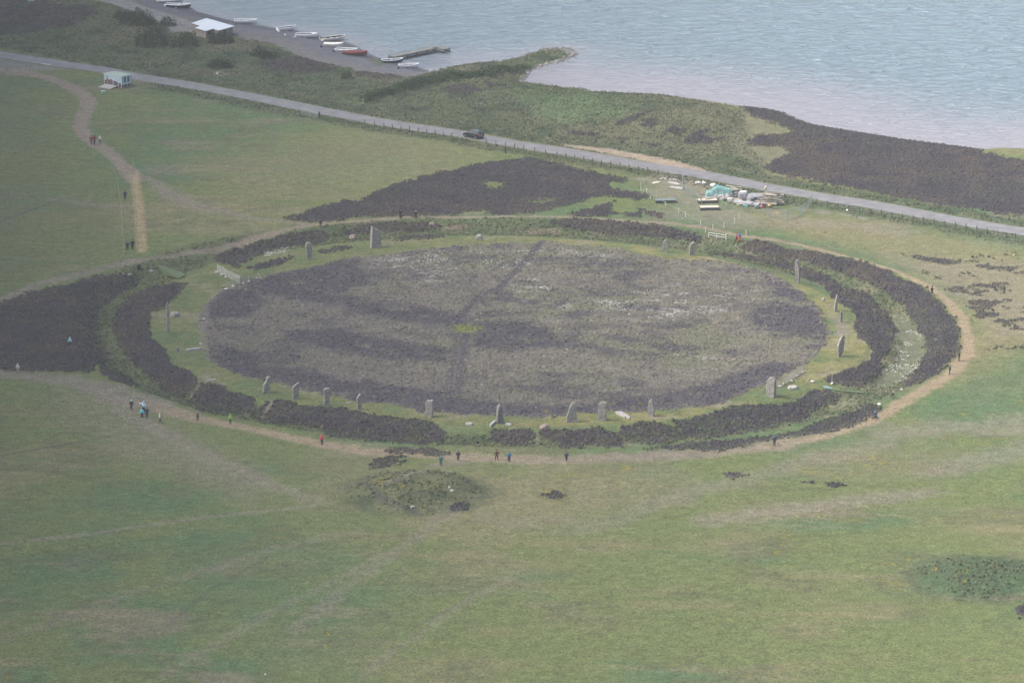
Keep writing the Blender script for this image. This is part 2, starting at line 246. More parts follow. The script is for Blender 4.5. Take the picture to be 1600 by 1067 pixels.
def land_cover(x, y, z, d):
    u, v = proj(x, y, z)
    wu, wv = warp(x, y, u, v)
    n40, n12, n4, n1 = fbm(x, y, 45, 4, 0), fbm(x, y, 13, 4, 1), fbm(x, y, 4, 4, 2), fbm(x, y, 1.0, 3, 3)
    # long trodden/mown streaks, lying across the slope
    st = fbm(x*.22+y*.1, y, 3.0, 4, 4)
    c = np.empty(x.shape+(3,)); c[:] = GRASS
    def mix(col, m):
        nonlocal c
        m = np.clip(m, 0, 1)[..., None]; c = c*(1-m)+col*m
    mix(LUSH, smooth(.46, .62, n12*.5+n40*.5)*.95); mix(DRY, smooth(.49, .64, (1-n40)*.45+n12*.3+st*.25)*.9)
    mix(OLIVE, smooth(.5, .68, n4*.5+n12*.5)*.7); mix(TUSS, smooth(.60, .74, st*.7+n4*.3)*.3); mix(WORNC, smooth(.58, .72, n12*.4+st*.3+n40*.3)*.4)
    # field tints
    mix(DRY, pmask(u, v, [(430,230),(600,195),(760,230),(700,265),(560,300),(450,290),(300,260)], 60)*.55)
    mix(DRY, pmask(u, v, [(1150,330),(1300,340),(1600,390),(1700,540),(1560,560),(1520,480),(1420,410),(1250,370)], 30)*.8); mix(DRY, pmask(u, v, [(440,700),(700,730),(1000,735),(1330,690),(1500,700),(1460,780),(1150,830),(800,850),(560,800)], 60)*.55*smooth(.35,.6,n12)); mix(WORNC, pmask(u, v, [(90,600),(260,660),(420,740),(400,790),(200,720),(80,640)], 40)*.4)
    mix(WORNC, pmask(u, v, [(1380,400),(1600,410),(1650,520),(1560,530),(1500,470)], 30)*.45)
    mix(LUSH, pmask(u, v, [(1450,620),(1520,580),(1640,520),(1700,620),(1600,650),(1500,650)], 40)*.6)
    mix(LUSH, pmask(u, v, [(320,880),(520,870),(640,930),(560,1067),(380,1040)], 90)*.35)
    mix(OLIVE, pmask(u, v, [(-300,150),(100,160),(120,250),(180,280),(185,400),(0,460),(-300,500)], 60)*.5)
    sc = pmask(wu, wv, SCRUB, 6)
    mix(C(.062,.08,.05), sc*.75); mix(C(.10,.105,.06), sc*smooth(.5, .7, n12)*.7); mix(C(.12,.11,.08), sc*smooth(.55, .72, n4*.6+n12*.4)*.7); mix(C(.034,.05,.034), sc*smooth(.5, .68, 1-n4)*.7)
    mix(LUSH*1.15, sc*pmask(u, v, [(810,150),(900,145),(1000,165),(980,185),(850,195)], 25)*.6)
    mix(C(.125,.122,.075), sc*pmask(u, v, [(900,200),(1000,180),(1150,165),(1180,230),(1100,250),(950,215)], 20)*.6)
    rdv = np.full(x.shape, 99.0); mv_ = v < 480; rdv[mv_] = dist_line(x[mv_], y[mv_], ROADW)
    vg = smooth(2.6, 3.4, rdv)*smooth(9.5, 6, rdv+(n4-.5)*5)*smooth(205, 260, u)
    mix(C(.062,.080,.046), vg*.8); mix(C(.035,.05,.034), vg*smooth(.5, .65, n4*.5+n1*.5)*.7); mix(C(.12,.12,.075), vg*smooth(.55, .7, 1-n4)*.6)
    # ring: platform grass, ditch floor
    t = ring_t(*proj(x, y, 0*x))
    plat = smooth(57, 55, t)*smooth(43, 45, t)
    mix(C(.105,.125,.055), plat*.85); mix(YEL, plat*smooth(.32, .55, n4*.5+n12*.5)*(.35+.6*smooth(600, 1000, u))); mix(LUSH, plat*smooth(.52, .68, 1-n4)*.4); mix(WORNC*1.1, plat*smooth(.58, .75, n4)*.5)
    dit = smooth(58, 60, t)*smooth(70, 66, t)
    mix(C(.085,.10,.055), dit*.8); mix(C(.15,.14,.095), dit*smooth(.45, .65, n4)*.6*smooth(800, 1300, u)); mix(TUSS, dit*smooth(.5, .7, 1-n4)*.6)
    wf = pmask(wu, wv, [(1385,500),(1415,495),(1442,530),(1445,560),(1425,590),(1390,605),(1365,602),(1375,580),(1400,565),(1408,535)], 6)
    wq = fbm(x, y, .5, 3, 2); mix(C(.13,.135,.09), wf*.6); mix(C(.095,.10,.062), wf*smooth(.48, .62, n4)*.6); mix(C(.30,.30,.26), wf*smooth(.56, .66, wq*.6+n4*.4)*.6)
    mix(C(.35,.35,.3), pmask(wu, wv, [(400,392),(470,375),(475,382),(420,400)], 4)*smooth(.5, .62, n1))
    mix(C(.16,.13,.10), pmask(wu, wv, [(675,352),(740,352),(735,362),(690,362)], 4)*smooth(.4, .6, n1)); mix(C(.17,.145,.10), pmask(wu, wv, [(808,360),(870,357),(880,366),(820,368)], 3)*.8)
    # moor inside the ring
    mm = pmask(wu, wv, MOOR, 2)
    sa = fbm(x*.42, y, 1.3, 4, 6); sb = fbm(x*.3, y, 4.5, 3, 7)
    mix(MOORC, mm); mix(C(.178,.162,.135), mm*smooth(.5, .62, sa)*.6); mix(C(.125,.135,.08), mm*smooth(.5, .66, n12)*.6); mix(C(.088,.08,.082), mm*smooth(.46, .60, n4*.45+sb*.2+sa*.35)*.75)
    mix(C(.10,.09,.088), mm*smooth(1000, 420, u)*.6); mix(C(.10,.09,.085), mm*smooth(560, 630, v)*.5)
    mk = 0*x
    for p in MDARK: mk = np.maximum(mk, pmask(wu, wv, p, 12))
    mk = np.clip(mk*.95*smooth(.24, .46, sa*.5+n1*.3+n4*.2)+smooth(.54, .64, sb*.15+n4*.3+n12*.35+sa*.2)*.6, 0, 1)*mm
    mix(MOORP, mk*.9)
    wl = 0*x
    for p in MLIGHT: wl = np.maximum(wl, pmask(u, v, p, 30))
    mix(MOORW*.8, mm*(1-mk*.8)*np.clip(smooth(.56, .66, sa*.6+n1*.4)*(.05+wl*.8), 0, 1))
    # heather
    hm = 0*x
    for i, p in enumerate(HEATH): hm = np.maximum(hm, pmask(wu*.6+u*.4, wv*.6+v*.4, p, 9.0 if abs(p[0][0]-p[len(p)//2][0]) > 60 else 3.0))
    hm = smooth(.28, .72, hm+((n1-.5)*1.3+(n4-.5)*1.0)*np.clip(4*hm*(1-hm), .22*(hm > .03), 1))
    fl = pmask(u, v, [(1420,395),(1600,400),(1640,540),(1530,560),(1520,500)], 20)*smooth(.60, .66, n4*.7+n1*.3)
    hm = np.maximum(hm, fl*.9)
    fg = pmask(u, v, [(1150,880),(1260,870),(1260,960),(1150,950)], 30)*smooth(.6, .68, n4*.6+st*.4)
    hm = hm
    hm = hm*(1-pmask(wu, wv, [(748,288),(760,284),(782,286),(785,291),(765,294)], 2))*(1-pmask(wu, wv, [(820,316),(870,312),(862,318),(830,321)], 2))*(1-pmask(wu, wv, [(1198,195),(1240,205),(1225,212),(1200,210)], 3))
    hcol = HCOL*(1-n4[..., None])+HCOL2*n4[..., None]
    hk = (smooth(.48, .62, n12*.5+n4*.5)*.75)[..., None]; hcol = hcol*(1-hk)+C(.074,.062,.050)*hk; hk = np.clip(smooth(.50, .62, (1-n12)*.5+n1*.5)*.45+smooth(600, 640, v)*smooth(.45, .6, n4*.6+n1*.4)*.5, 0, 1)[..., None]; hcol = hcol*(1-hk)+C(.050,.060,.042)*hk
    c = c*(1-hm[..., None])+hcol*hm[..., None]
    # mounds: rough tussock
    for (mu, mv, rr) in ((648, 772, 11.5), (1535, 905, 11.0)):
        mx, my = unproj(mu, mv); q = np.hypot(x-mx, y-my)/rr+(n4-.5)*.4
        k = smooth(1.05, .85, q)*(1-hm)
        mix(C(.075,.092,.050), k*.6); mix(C(.048,.062,.038), k*smooth(.5, .62, st*.5+n4*.5)*.7); mix(C(.13,.13,.08), k*smooth(.52, .65, n1*.4+st*.6)*.7)
    mix(C(.062,.086,.048), pmask(wu, wv, [(1432,893),(1470,880),(1530,872),(1600,876),(1680,890),(1690,915),(1610,925),(1520,935),(1470,925),(1440,910)], 14)*(.55+.45*smooth(.35, .55, n4)))
    mix(LUSH*.8, pmask(u, v, [(1425,890),(1500,870),(1600,878),(1660,905),(1600,925),(1500,935),(1440,915)], 10)*(1-smooth(.5, .6, n4))*.7)
    mix(C(.135,.13,.085), pmask(u, v, [(1160,170),(1250,195),(1255,215),(1235,245),(1190,265),(1150,240)], 8)*(1-hm)*(.5+.5*n4))
    # bright patches
    mix(C(.125,.145,.04), pmask(wu, wv, [(704,511),(722,506),(750,511),(752,516),(735,519),(710,517)], 3)); mix(C(.2,.17,.03), (v > 620)*smooth(.68, .72, n1*.5+n4*.3+n12*.2)*.6*(1-hm))
    # trodden ways
    for pts, hw, s in DARKLINE: mix(MOORP, lmask(x, y, u, v, pts, hw, .5)*s)
    wn = 0*x
    for pts, hw, s in WORN: wn = np.maximum(wn, lmask(x, y, u, v, pts, hw, 1.0)*s)
    mix(WORNC*1.05, wn*(.7+.5*(n1-.5)))
    path = lmask(x, y, u, v, RING_PATH, [p[2]*(.80 if p[0] > 1250 or p[1] < 560 else 1.35) for p in RING_PATH], .8)*(1-hm*.85)
    kf = smooth(1000, 1400, u)[..., None]; kf = np.maximum(kf, (smooth(1150, 550, u)*smooth(615, 660, v))[..., None]*.85); kf = np.maximum(kf, (smooth(480, 420, v)*smooth(250, 420, u))[..., None]*.55)
    pc = (WORNC*.95)*(1-kf)+TAN*kf
    c = c*(1-(path*.85)[..., None])+pc*(path*.85)[..., None]
    mix(C(.11,.115,.065), path*smooth(.58, .7, n4)*.3*(1-kf[..., 0]*.6))
    side = lmask(x, y, u, v, SIDE, [p[2] for p in SIDE], .8)*.7; mix(WORNC, side)
    tr = pmask(wu*.4+u*.6, wv*.4+v*.6, TRACK[0], 3); mix(GREY*(.9), tr*.95)
    sw = pmask(wu*.3+u*.7, wv*.3+v*.7, STRAW, 5); mix(STRAWC, sw*(.75+.4*(n1-.5)))
    lay = pmask(wu*.3+u*.7, wv*.3+v*.7, LAYBY, 2); mix(C(.27,.22,.165), lay)
    verge = pmask(u, v, [(-200,60),(0,92),(90,106),(110,109),(60,111),(0,104),(-200,80)], 3); mix(C(.17,.165,.155), verge*.8)
    be = pmask(wu*.5+u*.5, wv*.5+v*.5, BEACH, 3)*smooth(700, 670, u); mix(BEACHC, be); mix(C(.145,.13,.115), be*smooth(9, 15, d)*.5); mix(C(.07,.07,.08), be*smooth(2.2, .8, np.abs(d-2.2))*.6)
    mix(C(.08,.10,.05), be*pmask(wu, wv, [(575,95),(600,92),(605,99),(590,103)], 5)*.8)
    la = pmask(u, v, LANE, 3); mix(LANEC, la)
    sp_ = np.maximum(pmask(wu*.5+u*.5, wv*.5+v*.5, SPIT, 3), smooth(1.6, .4, d)*(d > -1)*(u > 690)*.9); mix(C(.20,.19,.19), sp_*(.5+n1*.8))
    gravel = np.maximum(be, la); gravel = np.maximum(gravel, (d < 0)*1.0)
    tracks = np.maximum(np.maximum(path*(hm < .3), tr), sw)
    rough = np.clip(np.maximum(np.maximum(sc*.9, vg*.9)+dit*.7*(1-wf), (hm > .12)*(hm < .7)*.9), 0, 1)
    for (mu, mv, rr) in ((648, 772, 11.5), (1535, 905, 11.0)):
        mx, my = unproj(mu, mv); rough = np.maximum(rough, smooth(1.05, .6, np.hypot(x-mx, y-my)/rr+(n4-.5)*.7)*smooth(.42, .6, n4*.5+n1*.5))
    rough = rough*(1-np.maximum(gravel, tracks))*(1-lay)
    heath = hm*(1-np.maximum(gravel, tracks))*(1-smooth(.3, .6, wn))*(z > WATER_Z+.12); moor = mm*(1-wn)
    return c, heath, moor, mk, rough, tracks, gravel

# ---------------------------------------------------------------- materials
def new_mat(name):
    m = bpy.data.materials.new(name); m.use_nodes = True
    return m, m.node_tree, m.node_tree.nodes["Principled BSDF"]
def N(t, typ, **kw):
    n = t.nodes.new(typ)
    for k, val in kw.items(): setattr(n, k, val)
    return n
_mc = {}
def mat(name, col, rough=.8, var=.25, scale=6.0, metal=0.0, bump=0.0, spec=.3):
    if name in _mc: return _mc[name]
    m, t, b = new_mat(name)
    tc = N(t, "ShaderNodeTexCoord"); no = N(t, "ShaderNodeTexNoise"); no.inputs["Scale"].default_value = scale; no.inputs["Detail"].default_value = 5
    t.links.new(tc.outputs["Object"], no.inputs["Vector"])
    mr = N(t, "ShaderNodeMapRange"); mr.inputs[1].default_value = .3; mr.inputs[2].default_value = .7; mr.inputs[3].default_value = 1-var; mr.inputs[4].default_value = 1+var
    t.links.new(no.outputs["Fac"], mr.inputs[0])
    mx = N(t, "ShaderNodeVectorMath", operation='SCALE'); mx.inputs[0].default_value = col
    t.links.new(mr.outputs[0], mx.inputs["Scale"]); t.links.new(mx.outputs[0], b.inputs["Base Color"])
    b.inputs["Roughness"].default_value = rough; b.inputs["Metallic"].default_value = metal; b.inputs["Specular IOR Level"].default_value = spec
    if bump:
        bp = N(t, "ShaderNodeBump"); bp.inputs["Strength"].default_value = bump; bp.inputs["Distance"].default_value = .05
        t.links.new(no.outputs["Fac"], bp.inputs["Height"]); t.links.new(bp.outputs[0], b.inputs["Normal"])
    _mc[name] = m; return m
def cover_mat(name, sc1, v1, sc2, v2, bump):
    m, t, b = new_mat(name)
    at = N(t, "ShaderNodeAttribute"); at.attribute_name = "cover"
    tc = N(t, "ShaderNodeTexCoord"); f = None
    for sc_, vr in ((sc1, v1), (sc2, v2)):
        no = N(t, "ShaderNodeTexNoise"); no.inputs["Scale"].default_value = sc_; no.inputs["Detail"].default_value = 4; no.inputs["Roughness"].default_value = .65
        t.links.new(tc.outputs["Object"], no.inputs["Vector"])
        mr = N(t, "ShaderNodeMapRange"); mr.inputs[1].default_value = .28; mr.inputs[2].default_value = .72; mr.inputs[3].default_value = 1-vr; mr.inputs[4].default_value = 1+vr
        t.links.new(no.outputs["Fac"], mr.inputs[0])
        if f is None: f = mr.outputs[0]
        else:
            mu = N(t, "ShaderNodeMath", operation='MULTIPLY'); t.links.new(f, mu.inputs[0]); t.links.new(mr.outputs[0], mu.inputs[1]); f = mu.outputs[0]
    mx = N(t, "ShaderNodeVectorMath", operation='SCALE'); t.links.new(at.outputs["Color"], mx.inputs[0]); t.links.new(f, mx.inputs["Scale"])
    t.links.new(mx.outputs[0], b.inputs["Base Color"])
    b.inputs["Roughness"].default_value = .95; b.inputs["Specular IOR Level"].default_value = .1
    if bump:
        bp = N(t, "ShaderNodeBump"); bp.inputs["Strength"].default_value = bump; bp.inputs["Distance"].default_value = .12
        t.links.new(f, bp.inputs["Height"]); t.links.new(bp.outputs[0], b.inputs["Normal"])
    return m
M_GROUND = cover_mat("turf", 3.2, .55, .6, .25, .5)
M_TUFT = cover_mat("tuft", 3.0, .2, 1.0, .15, 0)

# ---------------------------------------------------------------- mesh helpers
def np_mesh(name, verts, quads, cover=None, mat_=None, smooth_=True):
    me = bpy.data.meshes.new(name); k = quads.shape[1]
    me.vertices.add(len(verts)); me.vertices.foreach_set("co", verts.astype(np.float32).ravel())
    me.loops.add(quads.size); me.loops.foreach_set("vertex_index", quads.astype(np.int32).ravel())
    me.polygons.add(len(quads)); me.polygons.foreach_set("loop_start", np.arange(0, quads.size, k, dtype=np.int32))
    me.polygons.foreach_set("use_smooth", np.full(len(quads), smooth_))
    me.update(calc_edges=True)
    if cover is not None:
        a = me.color_attributes.new("cover", 'FLOAT_COLOR', 'POINT')
        a.data.foreach_set("color", np.concatenate([cover, np.ones((len(cover), 1))], 1).astype(np.float32).ravel())
    if mat_: me.materials.append(mat_)
    o = bpy.data.objects.new(name, me); COL.objects.link(o); return o
def tag(o, label=None, cat=None, group=None, kind=None):
    if label: o["label"] = label
    if cat: o["category"] = cat
    if group: o["group"] = group
    if kind: o["kind"] = kind
    return o
class MB:
    def __init__(s): s.v = []; s.f = []
    def add(s, v, f):
        n = len(s.v); s.v += [tuple(p) for p in v]; s.f += [tuple(i+n for i in q) for q in f]; return s
    def box(s, c, size, rz=0, mtx=None):
        x, y, z = [q/2 for q in size]; cs, sn = math.cos(rz), math.sin(rz)
        vs = []
        for a, b, d in ((-x,-y,-z),(x,-y,-z),(x,y,-z),(-x,y,-z),(-x,-y,z),(x,-y,z),(x,y,z),(-x,y,z)):
            p = (c[0]+a*cs-b*sn, c[1]+a*sn+b*cs, c[2]+d)
            vs.append(mtx @ Vector(p) if mtx else p)
        return s.add(vs, [(3,2,1,0),(4,5,6,7),(0,1,5,4),(1,2,6,5),(2,3,7,6),(3,0,4,7)])
    def tube(s, p0, p1, r, r1=None, n=6):
        p0, p1 = Vector(p0), Vector(p1); r1 = r if r1 is None else r1
        d = (p1-p0); q = d.to_track_quat('Z', 'Y')
        vs = []
        for p, rr in ((p0, r), (p1, r1)):
            for i in range(n):
                a = 2*math.pi*i/n; vs.append(p+q @ Vector((math.cos(a)*rr, math.sin(a)*rr, 0)))
        fs = [(i, (i+1) % n, n+(i+1) % n, n+i) for i in range(n)]+[tuple(range(n-1, -1, -1)), tuple(range(n, 2*n))]
        return s.add(vs, fs)
    def path(s, pts, r, n=5):
        for a, b in zip(pts[:-1], pts[1:]): s.tube(a, b, r, n=n)
        return s
    def prism(s, poly, z0, z1):
        n = len(poly); g = lambda z, i: z[i] if hasattr(z, '__len__') else z
        vs = [(p[0], p[1], g(z0, i)) for i, p in enumerate(poly)]+[(p[0], p[1], g(z1, i)) for i, p in enumerate(poly)]
        ar = sum(poly[i][0]*poly[(i+1) % n][1]-poly[(i+1) % n][0]*poly[i][1] for i in range(n))
        fs = [tuple(range(n-1, -1, -1)), tuple(range(n, 2*n))]+[(i, (i+1) % n, n+(i+1) % n, n+i) for i in range(n)]
        if ar < 0: fs = [tuple(reversed(f)) for f in fs]
        return s.add(vs, fs)
    def loft(s, rings, cap=True):
        n = len(rings[0]); vs = [p for r in rings for p in r]; fs = []
        for k in range(len(rings)-1):
            for i in range(n): fs.append((k*n+i, k*n+(i+1) % n, (k+1)*n+(i+1) % n, (k+1)*n+i))
        if cap: fs += [tuple(range(n-1, -1, -1)), tuple(range((len(rings)-1)*n, len(rings)*n))]
        return s.add(vs, fs)
    def ball(s, c, r, nu=10, nv=6, jit=0.0, mtx=None):
        rx, ry, rz = (r, r, r) if not hasattr(r, '__len__') else r
        rings = []
        for j in range(nv+1):
            a = math.pi*j/nv; ring = []
            for i in range(nu):
                b = 2*math.pi*i/nu; k = 1+jit*(random.random()-.5)*2 if 0 < j < nv else 1
                p = Vector((c[0]+rx*math.sin(a)*math.cos(b)*k, c[1]+ry*math.sin(a)*math.sin(b)*k, c[2]-rz*math.cos(a)*k))
                ring.append(mtx @ p if mtx else p)
            rings.append(ring)
        return s.loft(rings, True)
    def build(s, name, m, parent=None, loc=(0,0,0), rz=0, smooth_=False, bevel=0.0):
        me = bpy.data.meshes.new(name); me.from_pydata(s.v, [], s.f); me.materials.append(m)
        bm = bmesh.new(); bm.from_mesh(me); bmesh.ops.remove_doubles(bm, verts=bm.verts, dist=1e-5)
        if bevel: bmesh.ops.bevel(bm, geom=[e for e in bm.edges if len(e.link_faces) == 2 and e.calc_face_angle(0) > .5], offset=bevel, segments=2, affect='EDGES', clamp_overlap=True)
        bmesh.ops.recalc_face_normals(bm, faces=bm.faces); bm.to_mesh(me); bm.free()
        if smooth_: me.polygons.foreach_set("use_smooth", [True]*len(me.polygons))
        o = bpy.data.objects.new(name, me); COL.objects.link(o); o.location = loc; o.rotation_euler = (0, 0, rz)
        if parent: o.parent = parent
        return o
def thing(name, loc, rz, label, cat, group=None):
    o = bpy.data.objects.new(name, None); COL.objects.link(o); o.empty_display_size = .5
    o.location = loc; o.rotation_euler = (0, 0, rz); return tag(o, label, cat, group)
def copy_tree(o, parent=None):
    c = o.copy(); COL.objects.link(c)
    if parent: c.parent = parent
    for ch in list(o.children): copy_tree(ch, c)
    return c

# ================================================================ GROUND
US = np.concatenate([[-9000,-5000,-3000,-1800,-1100,-700,-480,-380,-320,-285], np.arange(-260, 1861, 1.75), [1885,1920,1980,2080,2300,2700,3400,4600,6600,10600]])
VS = np.concatenate([[-1000,-800,-600,-450,-330,-250,-180,-140,-110], np.arange(-90, 1125, 1.2), [1132,1145,1170,1220,1320,1500,1900,2600,4000,7000,14000]])
GU, GV = np.meshgrid(US, VS)
GX, GY = unproj(GU, GV, 0.0)
GZ, GD, GRD = base_z(GX.ravel(), GY.ravel(), True)
cov, heath, moor, mdark, rough, tracks, gravel = land_cover(GX.ravel(), GY.ravel(), GZ, GD)
xr, yr = GX.ravel(), GY.ravel()
GZF = GZ+heath*(.08+.12*fbm(xr, yr, .9, 3, 1))+moor*(.22*fbm(xr, yr, 1.0, 3, 2)*(.4+.6*mdark))+rough*.22*fbm(xr, yr, 1.3, 3, 3)*smooth(3, 6, GRD)
GZF = np.where(GRD < 3.2, np.minimum(GZF, -0.02), GZF)
verts = np.stack([xr, yr, GZF], 1)
nr, nc = GU.shape
ii = np.arange(nr*nc).reshape(nr, nc)
quads = np.stack([ii[1:, :-1], ii[1:, 1:], ii[:-1, 1:], ii[:-1, :-1]], -1).reshape(-1, 4)
lab = np.where(gravel > .5, 2, np.where(tracks > .5, 1, 0))
fl = np.where((lab[quads] == 2).sum(1) >= 2, 2, np.where((lab[quads] == 1).sum(1) >= 2, 1, 0))
for k, nm in ((0, "ground"), (1, "footpath"), (2, "beach")):
    q = quads[fl == k]; used = np.unique(q); re = np.full(nr*nc, -1); re[used] = np.arange(len(used))
    o = np_mesh(nm, verts[used], re[q], cov[used], M_GROUND); tag(o, kind='structure')

def lookup(arr, u, v):
    i = np.clip(np.searchsorted(US, u), 1, nc-1); j = np.clip(np.searchsorted(VS, v), 1, nr-1)
    i = np.where(np.abs(US[i-1]-u) < np.abs(US[i]-u), i-1, i); j = np.where(np.abs(VS[j-1]-v) < np.abs(VS[j]-v), j-1, j)
    return arr[j*nc+i]
def scatter(name, mask, dens, r0, r1, h0, h1, label, tint, dark=1.0, sides=5, thresh=.5, ymax=430):
    x0, x1, y0, y1 = -135, 150, -215, ymax
    n = int((x1-x0)*(y1-y0)*dens)
    x = rng.uniform(x0, x1, n); y = rng.uniform(y0, y1, n)
    u, v = proj(x, y, 0*x)
    ok = (u > -240) & (u < 1840) & (v > -80) & (v < 1120); x, y, u, v = x[ok], y[ok], u[ok], v[ok]
    mk = lookup(mask, u, v); cl = fbm(x, y, 2.5, 2, 5)
    ok = (mk > thresh*rng.uniform(.5, 1.4, len(x))) & (rng.random(len(x)) < .35+1.2*cl) & (lookup(GRD, u, v) > 2.5)
    x, y, u, v = x[ok], y[ok], u[ok], v[ok]; n = len(x)
    z = lookup(GZF, u, v); col = lookup(cov, u, v)*(1+rng.normal(0, .15 if name == 'pasture_tufts' else .30, (n, 1)))*dark
    if name == "moor_heather":
        md = lookup(mdark, u, v); pal = np.array([(.19,.172,.135),(.115,.098,.098),(.050,.045,.062),(.115,.118,.07),(.26,.25,.21)]); q = rng.random(n)
        k = np.where(q < .55*md, 2, np.where(q < .55*md+.25, 1, np.where(q < .72, 0, np.where(q < .985, 3, 4)))); col = col*.62+pal[k]*.38*(1+rng.normal(0, .15, (n, 1)))
    tm = (rng.random((n, 1)) < (.85 if name == 'cotton_grass' else .35))*(.8 if name != "moor_heather" else 0); col = np.clip(col*(1-tm)+np.array(tint)*tm, .01, .6)
    sz = rng.uniform(0, 1, n)**1.5; r = r0+(r1-r0)*sz; h = h0+(h1-h0)*sz*rng.uniform(.6, 1.1, n)
    V = np.empty((n, 2*sides+1, 3)); a0 = rng.uniform(0, 6.28, n)
    for k in range(sides):
        a = a0+k*2*math.pi/sides
        j = rng.uniform(.75, 1.25, n)
        V[:, k] = np.stack([x+np.cos(a)*r*j, y+np.sin(a)*r*j, z-.06], 1)
        j = rng.uniform(.45, .95, n)
        V[:, sides+k] = np.stack([x+np.cos(a+.4)*r*j*.85, y+np.sin(a+.4)*r*j*.85, z+h*rng.uniform(.4, .95, n)], 1)
    V[:, 2*sides] = np.stack([x+rng.normal(0, .3, n)*r, y+rng.normal(0, .3, n)*r, z+h], 1)
    b = (np.arange(n)*(2*sides+1))[:, None]; T = []
    for k in range(sides):
        k2 = (k+1) % sides
        T += [np.array([k, k2, sides+k]), np.array([k2, sides+k2, sides+k]), np.array([sides+k, sides+k2, 2*sides])]
    tri = (b[:, :, None]+np.stack(T)[None]).reshape(-1, 3)
    o = np_mesh(name, V.reshape(-1, 3), tri, np.repeat(col, 2*sides+1, 0), M_TUFT, False)
    return tag(o, label, "plants", None, 'stuff')
scatter("heather", heath, 13.0, .10, .28, .06, .22, "dark purple brown heather covering the ditch banks and the shore slope", (.060,.051,.066), 1.0)
scatter("moor_heather", moor*.6+mdark*.4, 5.0, .12, .36, .06, .20, "low mixed heather and pale grass inside the stone ring", (.12,.118,.09), 1.0, thresh=.45)
_pt = (1-heath)*(1-np.clip(moor, 0, 1))*(1-tracks)*(1-gravel)*(GZ > -.6)*smooth(.48, .60, fbm(xr, yr, 5, 3, 6)*.55+fbm(xr*.25, yr, 3, 3, 7)*.45)
scatter("pasture_tufts", _pt*(1-rough), 1.6, .10, .26, .02, .09, "small tufts of coarser grass scattered over the pasture", (.10,.115,.055), .95)
_u, _v = proj(xr, yr, GZ); _wf = pmask(_u, _v, [(1385,500),(1415,495),(1442,530),(1445,560),(1425,590),(1390,605),(1365,602),(1375,580),(1400,565),(1408,535)], 6)
_cg = _wf*smooth(.47, .58, fbm(xr, yr, 3.5, 3, 4))*1.0+pmask(_u, _v, [(400,394),(440,376),(475,374),(480,384),(420,402)], 4)*smooth(.5, .6, fbm(xr, yr, 3, 3, 4))
for _p in MLIGHT: _cg = np.maximum(_cg, pmask(_u, _v, _p, 25)*np.clip(moor, 0, 1)*(1-mdark)*smooth(.52, .62, fbm(xr*.4, yr, 2.2, 4, 6))*.75)
scatter("cotton_grass", _cg*(1-heath), 6.0, .07, .17, .05, .16, "white cotton grass flecks on the ditch floor and across the moor", (.50,.50,.46), 1.6, ymax=130)
scatter("rough_grass", rough, 4.5, .10, .32, .08, .30, "long rough grass and weeds along the shore, verges and mounds", (.10,.105,.06), 1.0)

# ---------------------------------------------------------------- water
WU = np.concatenate([[-9000,-4000,-2000,-1000,-500], np.arange(-250, 1860, 12), [2000,2400,3000,4500,7000,10600]])
WV = np.concatenate([[-1000,-800,-600,-450,-350,-280,-220,-170,-130], np.arange(-100, 400, 1.5), [500, 700]])
wu_, wv_ = np.meshgrid(WU, WV); wx, wy = unproj(wu_, wv_, WATER_Z); wd_ = shore_d(wx.ravel(), wy.ravel(), 0)
_i = SHORE.index((818,129)); ds_ = dist_line(wx.ravel(), wy.ravel(), SHW[_i:])
sh = smooth(52, 4, ds_+14*(fbm(wx.ravel(), wy.ravel(), 18, 3, 2)-.5)); sh = np.maximum(sh, .55*smooth(-11, -1, wd_))
deep, shal = C(.178,.252,.30), C(.275,.268,.30)
wc = deep*(1-sh[:, None])+shal*sh[:, None]
m, t, b = new_mat("loch_water")
at = N(t, "ShaderNodeAttribute"); at.attribute_name = "cover"; tc = N(t, "ShaderNodeTexCoord")
mp = N(t, "ShaderNodeMapping"); mp.inputs["Rotation"].default_value = (0, 0, R(-31)); mp.inputs["Scale"].default_value = (.16, .46, 1); t.links.new(tc.outputs["Object"], mp.inputs[0])
n1 = N(t, "ShaderNodeTexNoise"); n1.inputs["Scale"].default_value = 1.0; n1.inputs["Detail"].default_value = 5; n1.inputs["Roughness"].default_value = .6; n1.inputs["Distortion"].default_value = .6; t.links.new(mp.outputs[0], n1.inputs["Vector"])
mp2 = N(t, "ShaderNodeMapping"); mp2.inputs["Rotation"].default_value = (0, 0, R(-20)); mp2.inputs["Scale"].default_value = (.5, 1.5, 1); t.links.new(tc.outputs["Object"], mp2.inputs[0])
n2 = N(t, "ShaderNodeTexNoise"); n2.inputs["Scale"].default_value = 1.0; n2.inputs["Detail"].default_value = 3; t.links.new(mp2.outputs[0], n2.inputs["Vector"])
ad = N(t, "ShaderNodeMath", operation='MULTIPLY_ADD'); t.links.new(n2.outputs["Fac"], ad.inputs[0]); ad.inputs[1].default_value = .25; t.links.new(n1.outputs["Fac"], ad.inputs[2])
sx = N(t, "ShaderNodeSeparateColor"); t.links.new(at.outputs["Color"], sx.inputs[0]); sm = N(t, "ShaderNodeMapRange"); sm.inputs[1].default_value = .19; sm.inputs[2].default_value = .32; sm.inputs[3].default_value = 1; sm.inputs[4].default_value = .38; t.links.new(sx.outputs[0], sm.inputs[0])
bp = N(t, "ShaderNodeBump"); bp.inputs["Distance"].default_value = 3.0; t.links.new(sm.outputs[0], bp.inputs["Strength"]); t.links.new(ad.outputs[0], bp.inputs["Height"]); t.links.new(bp.outputs[0], b.inputs["Normal"])
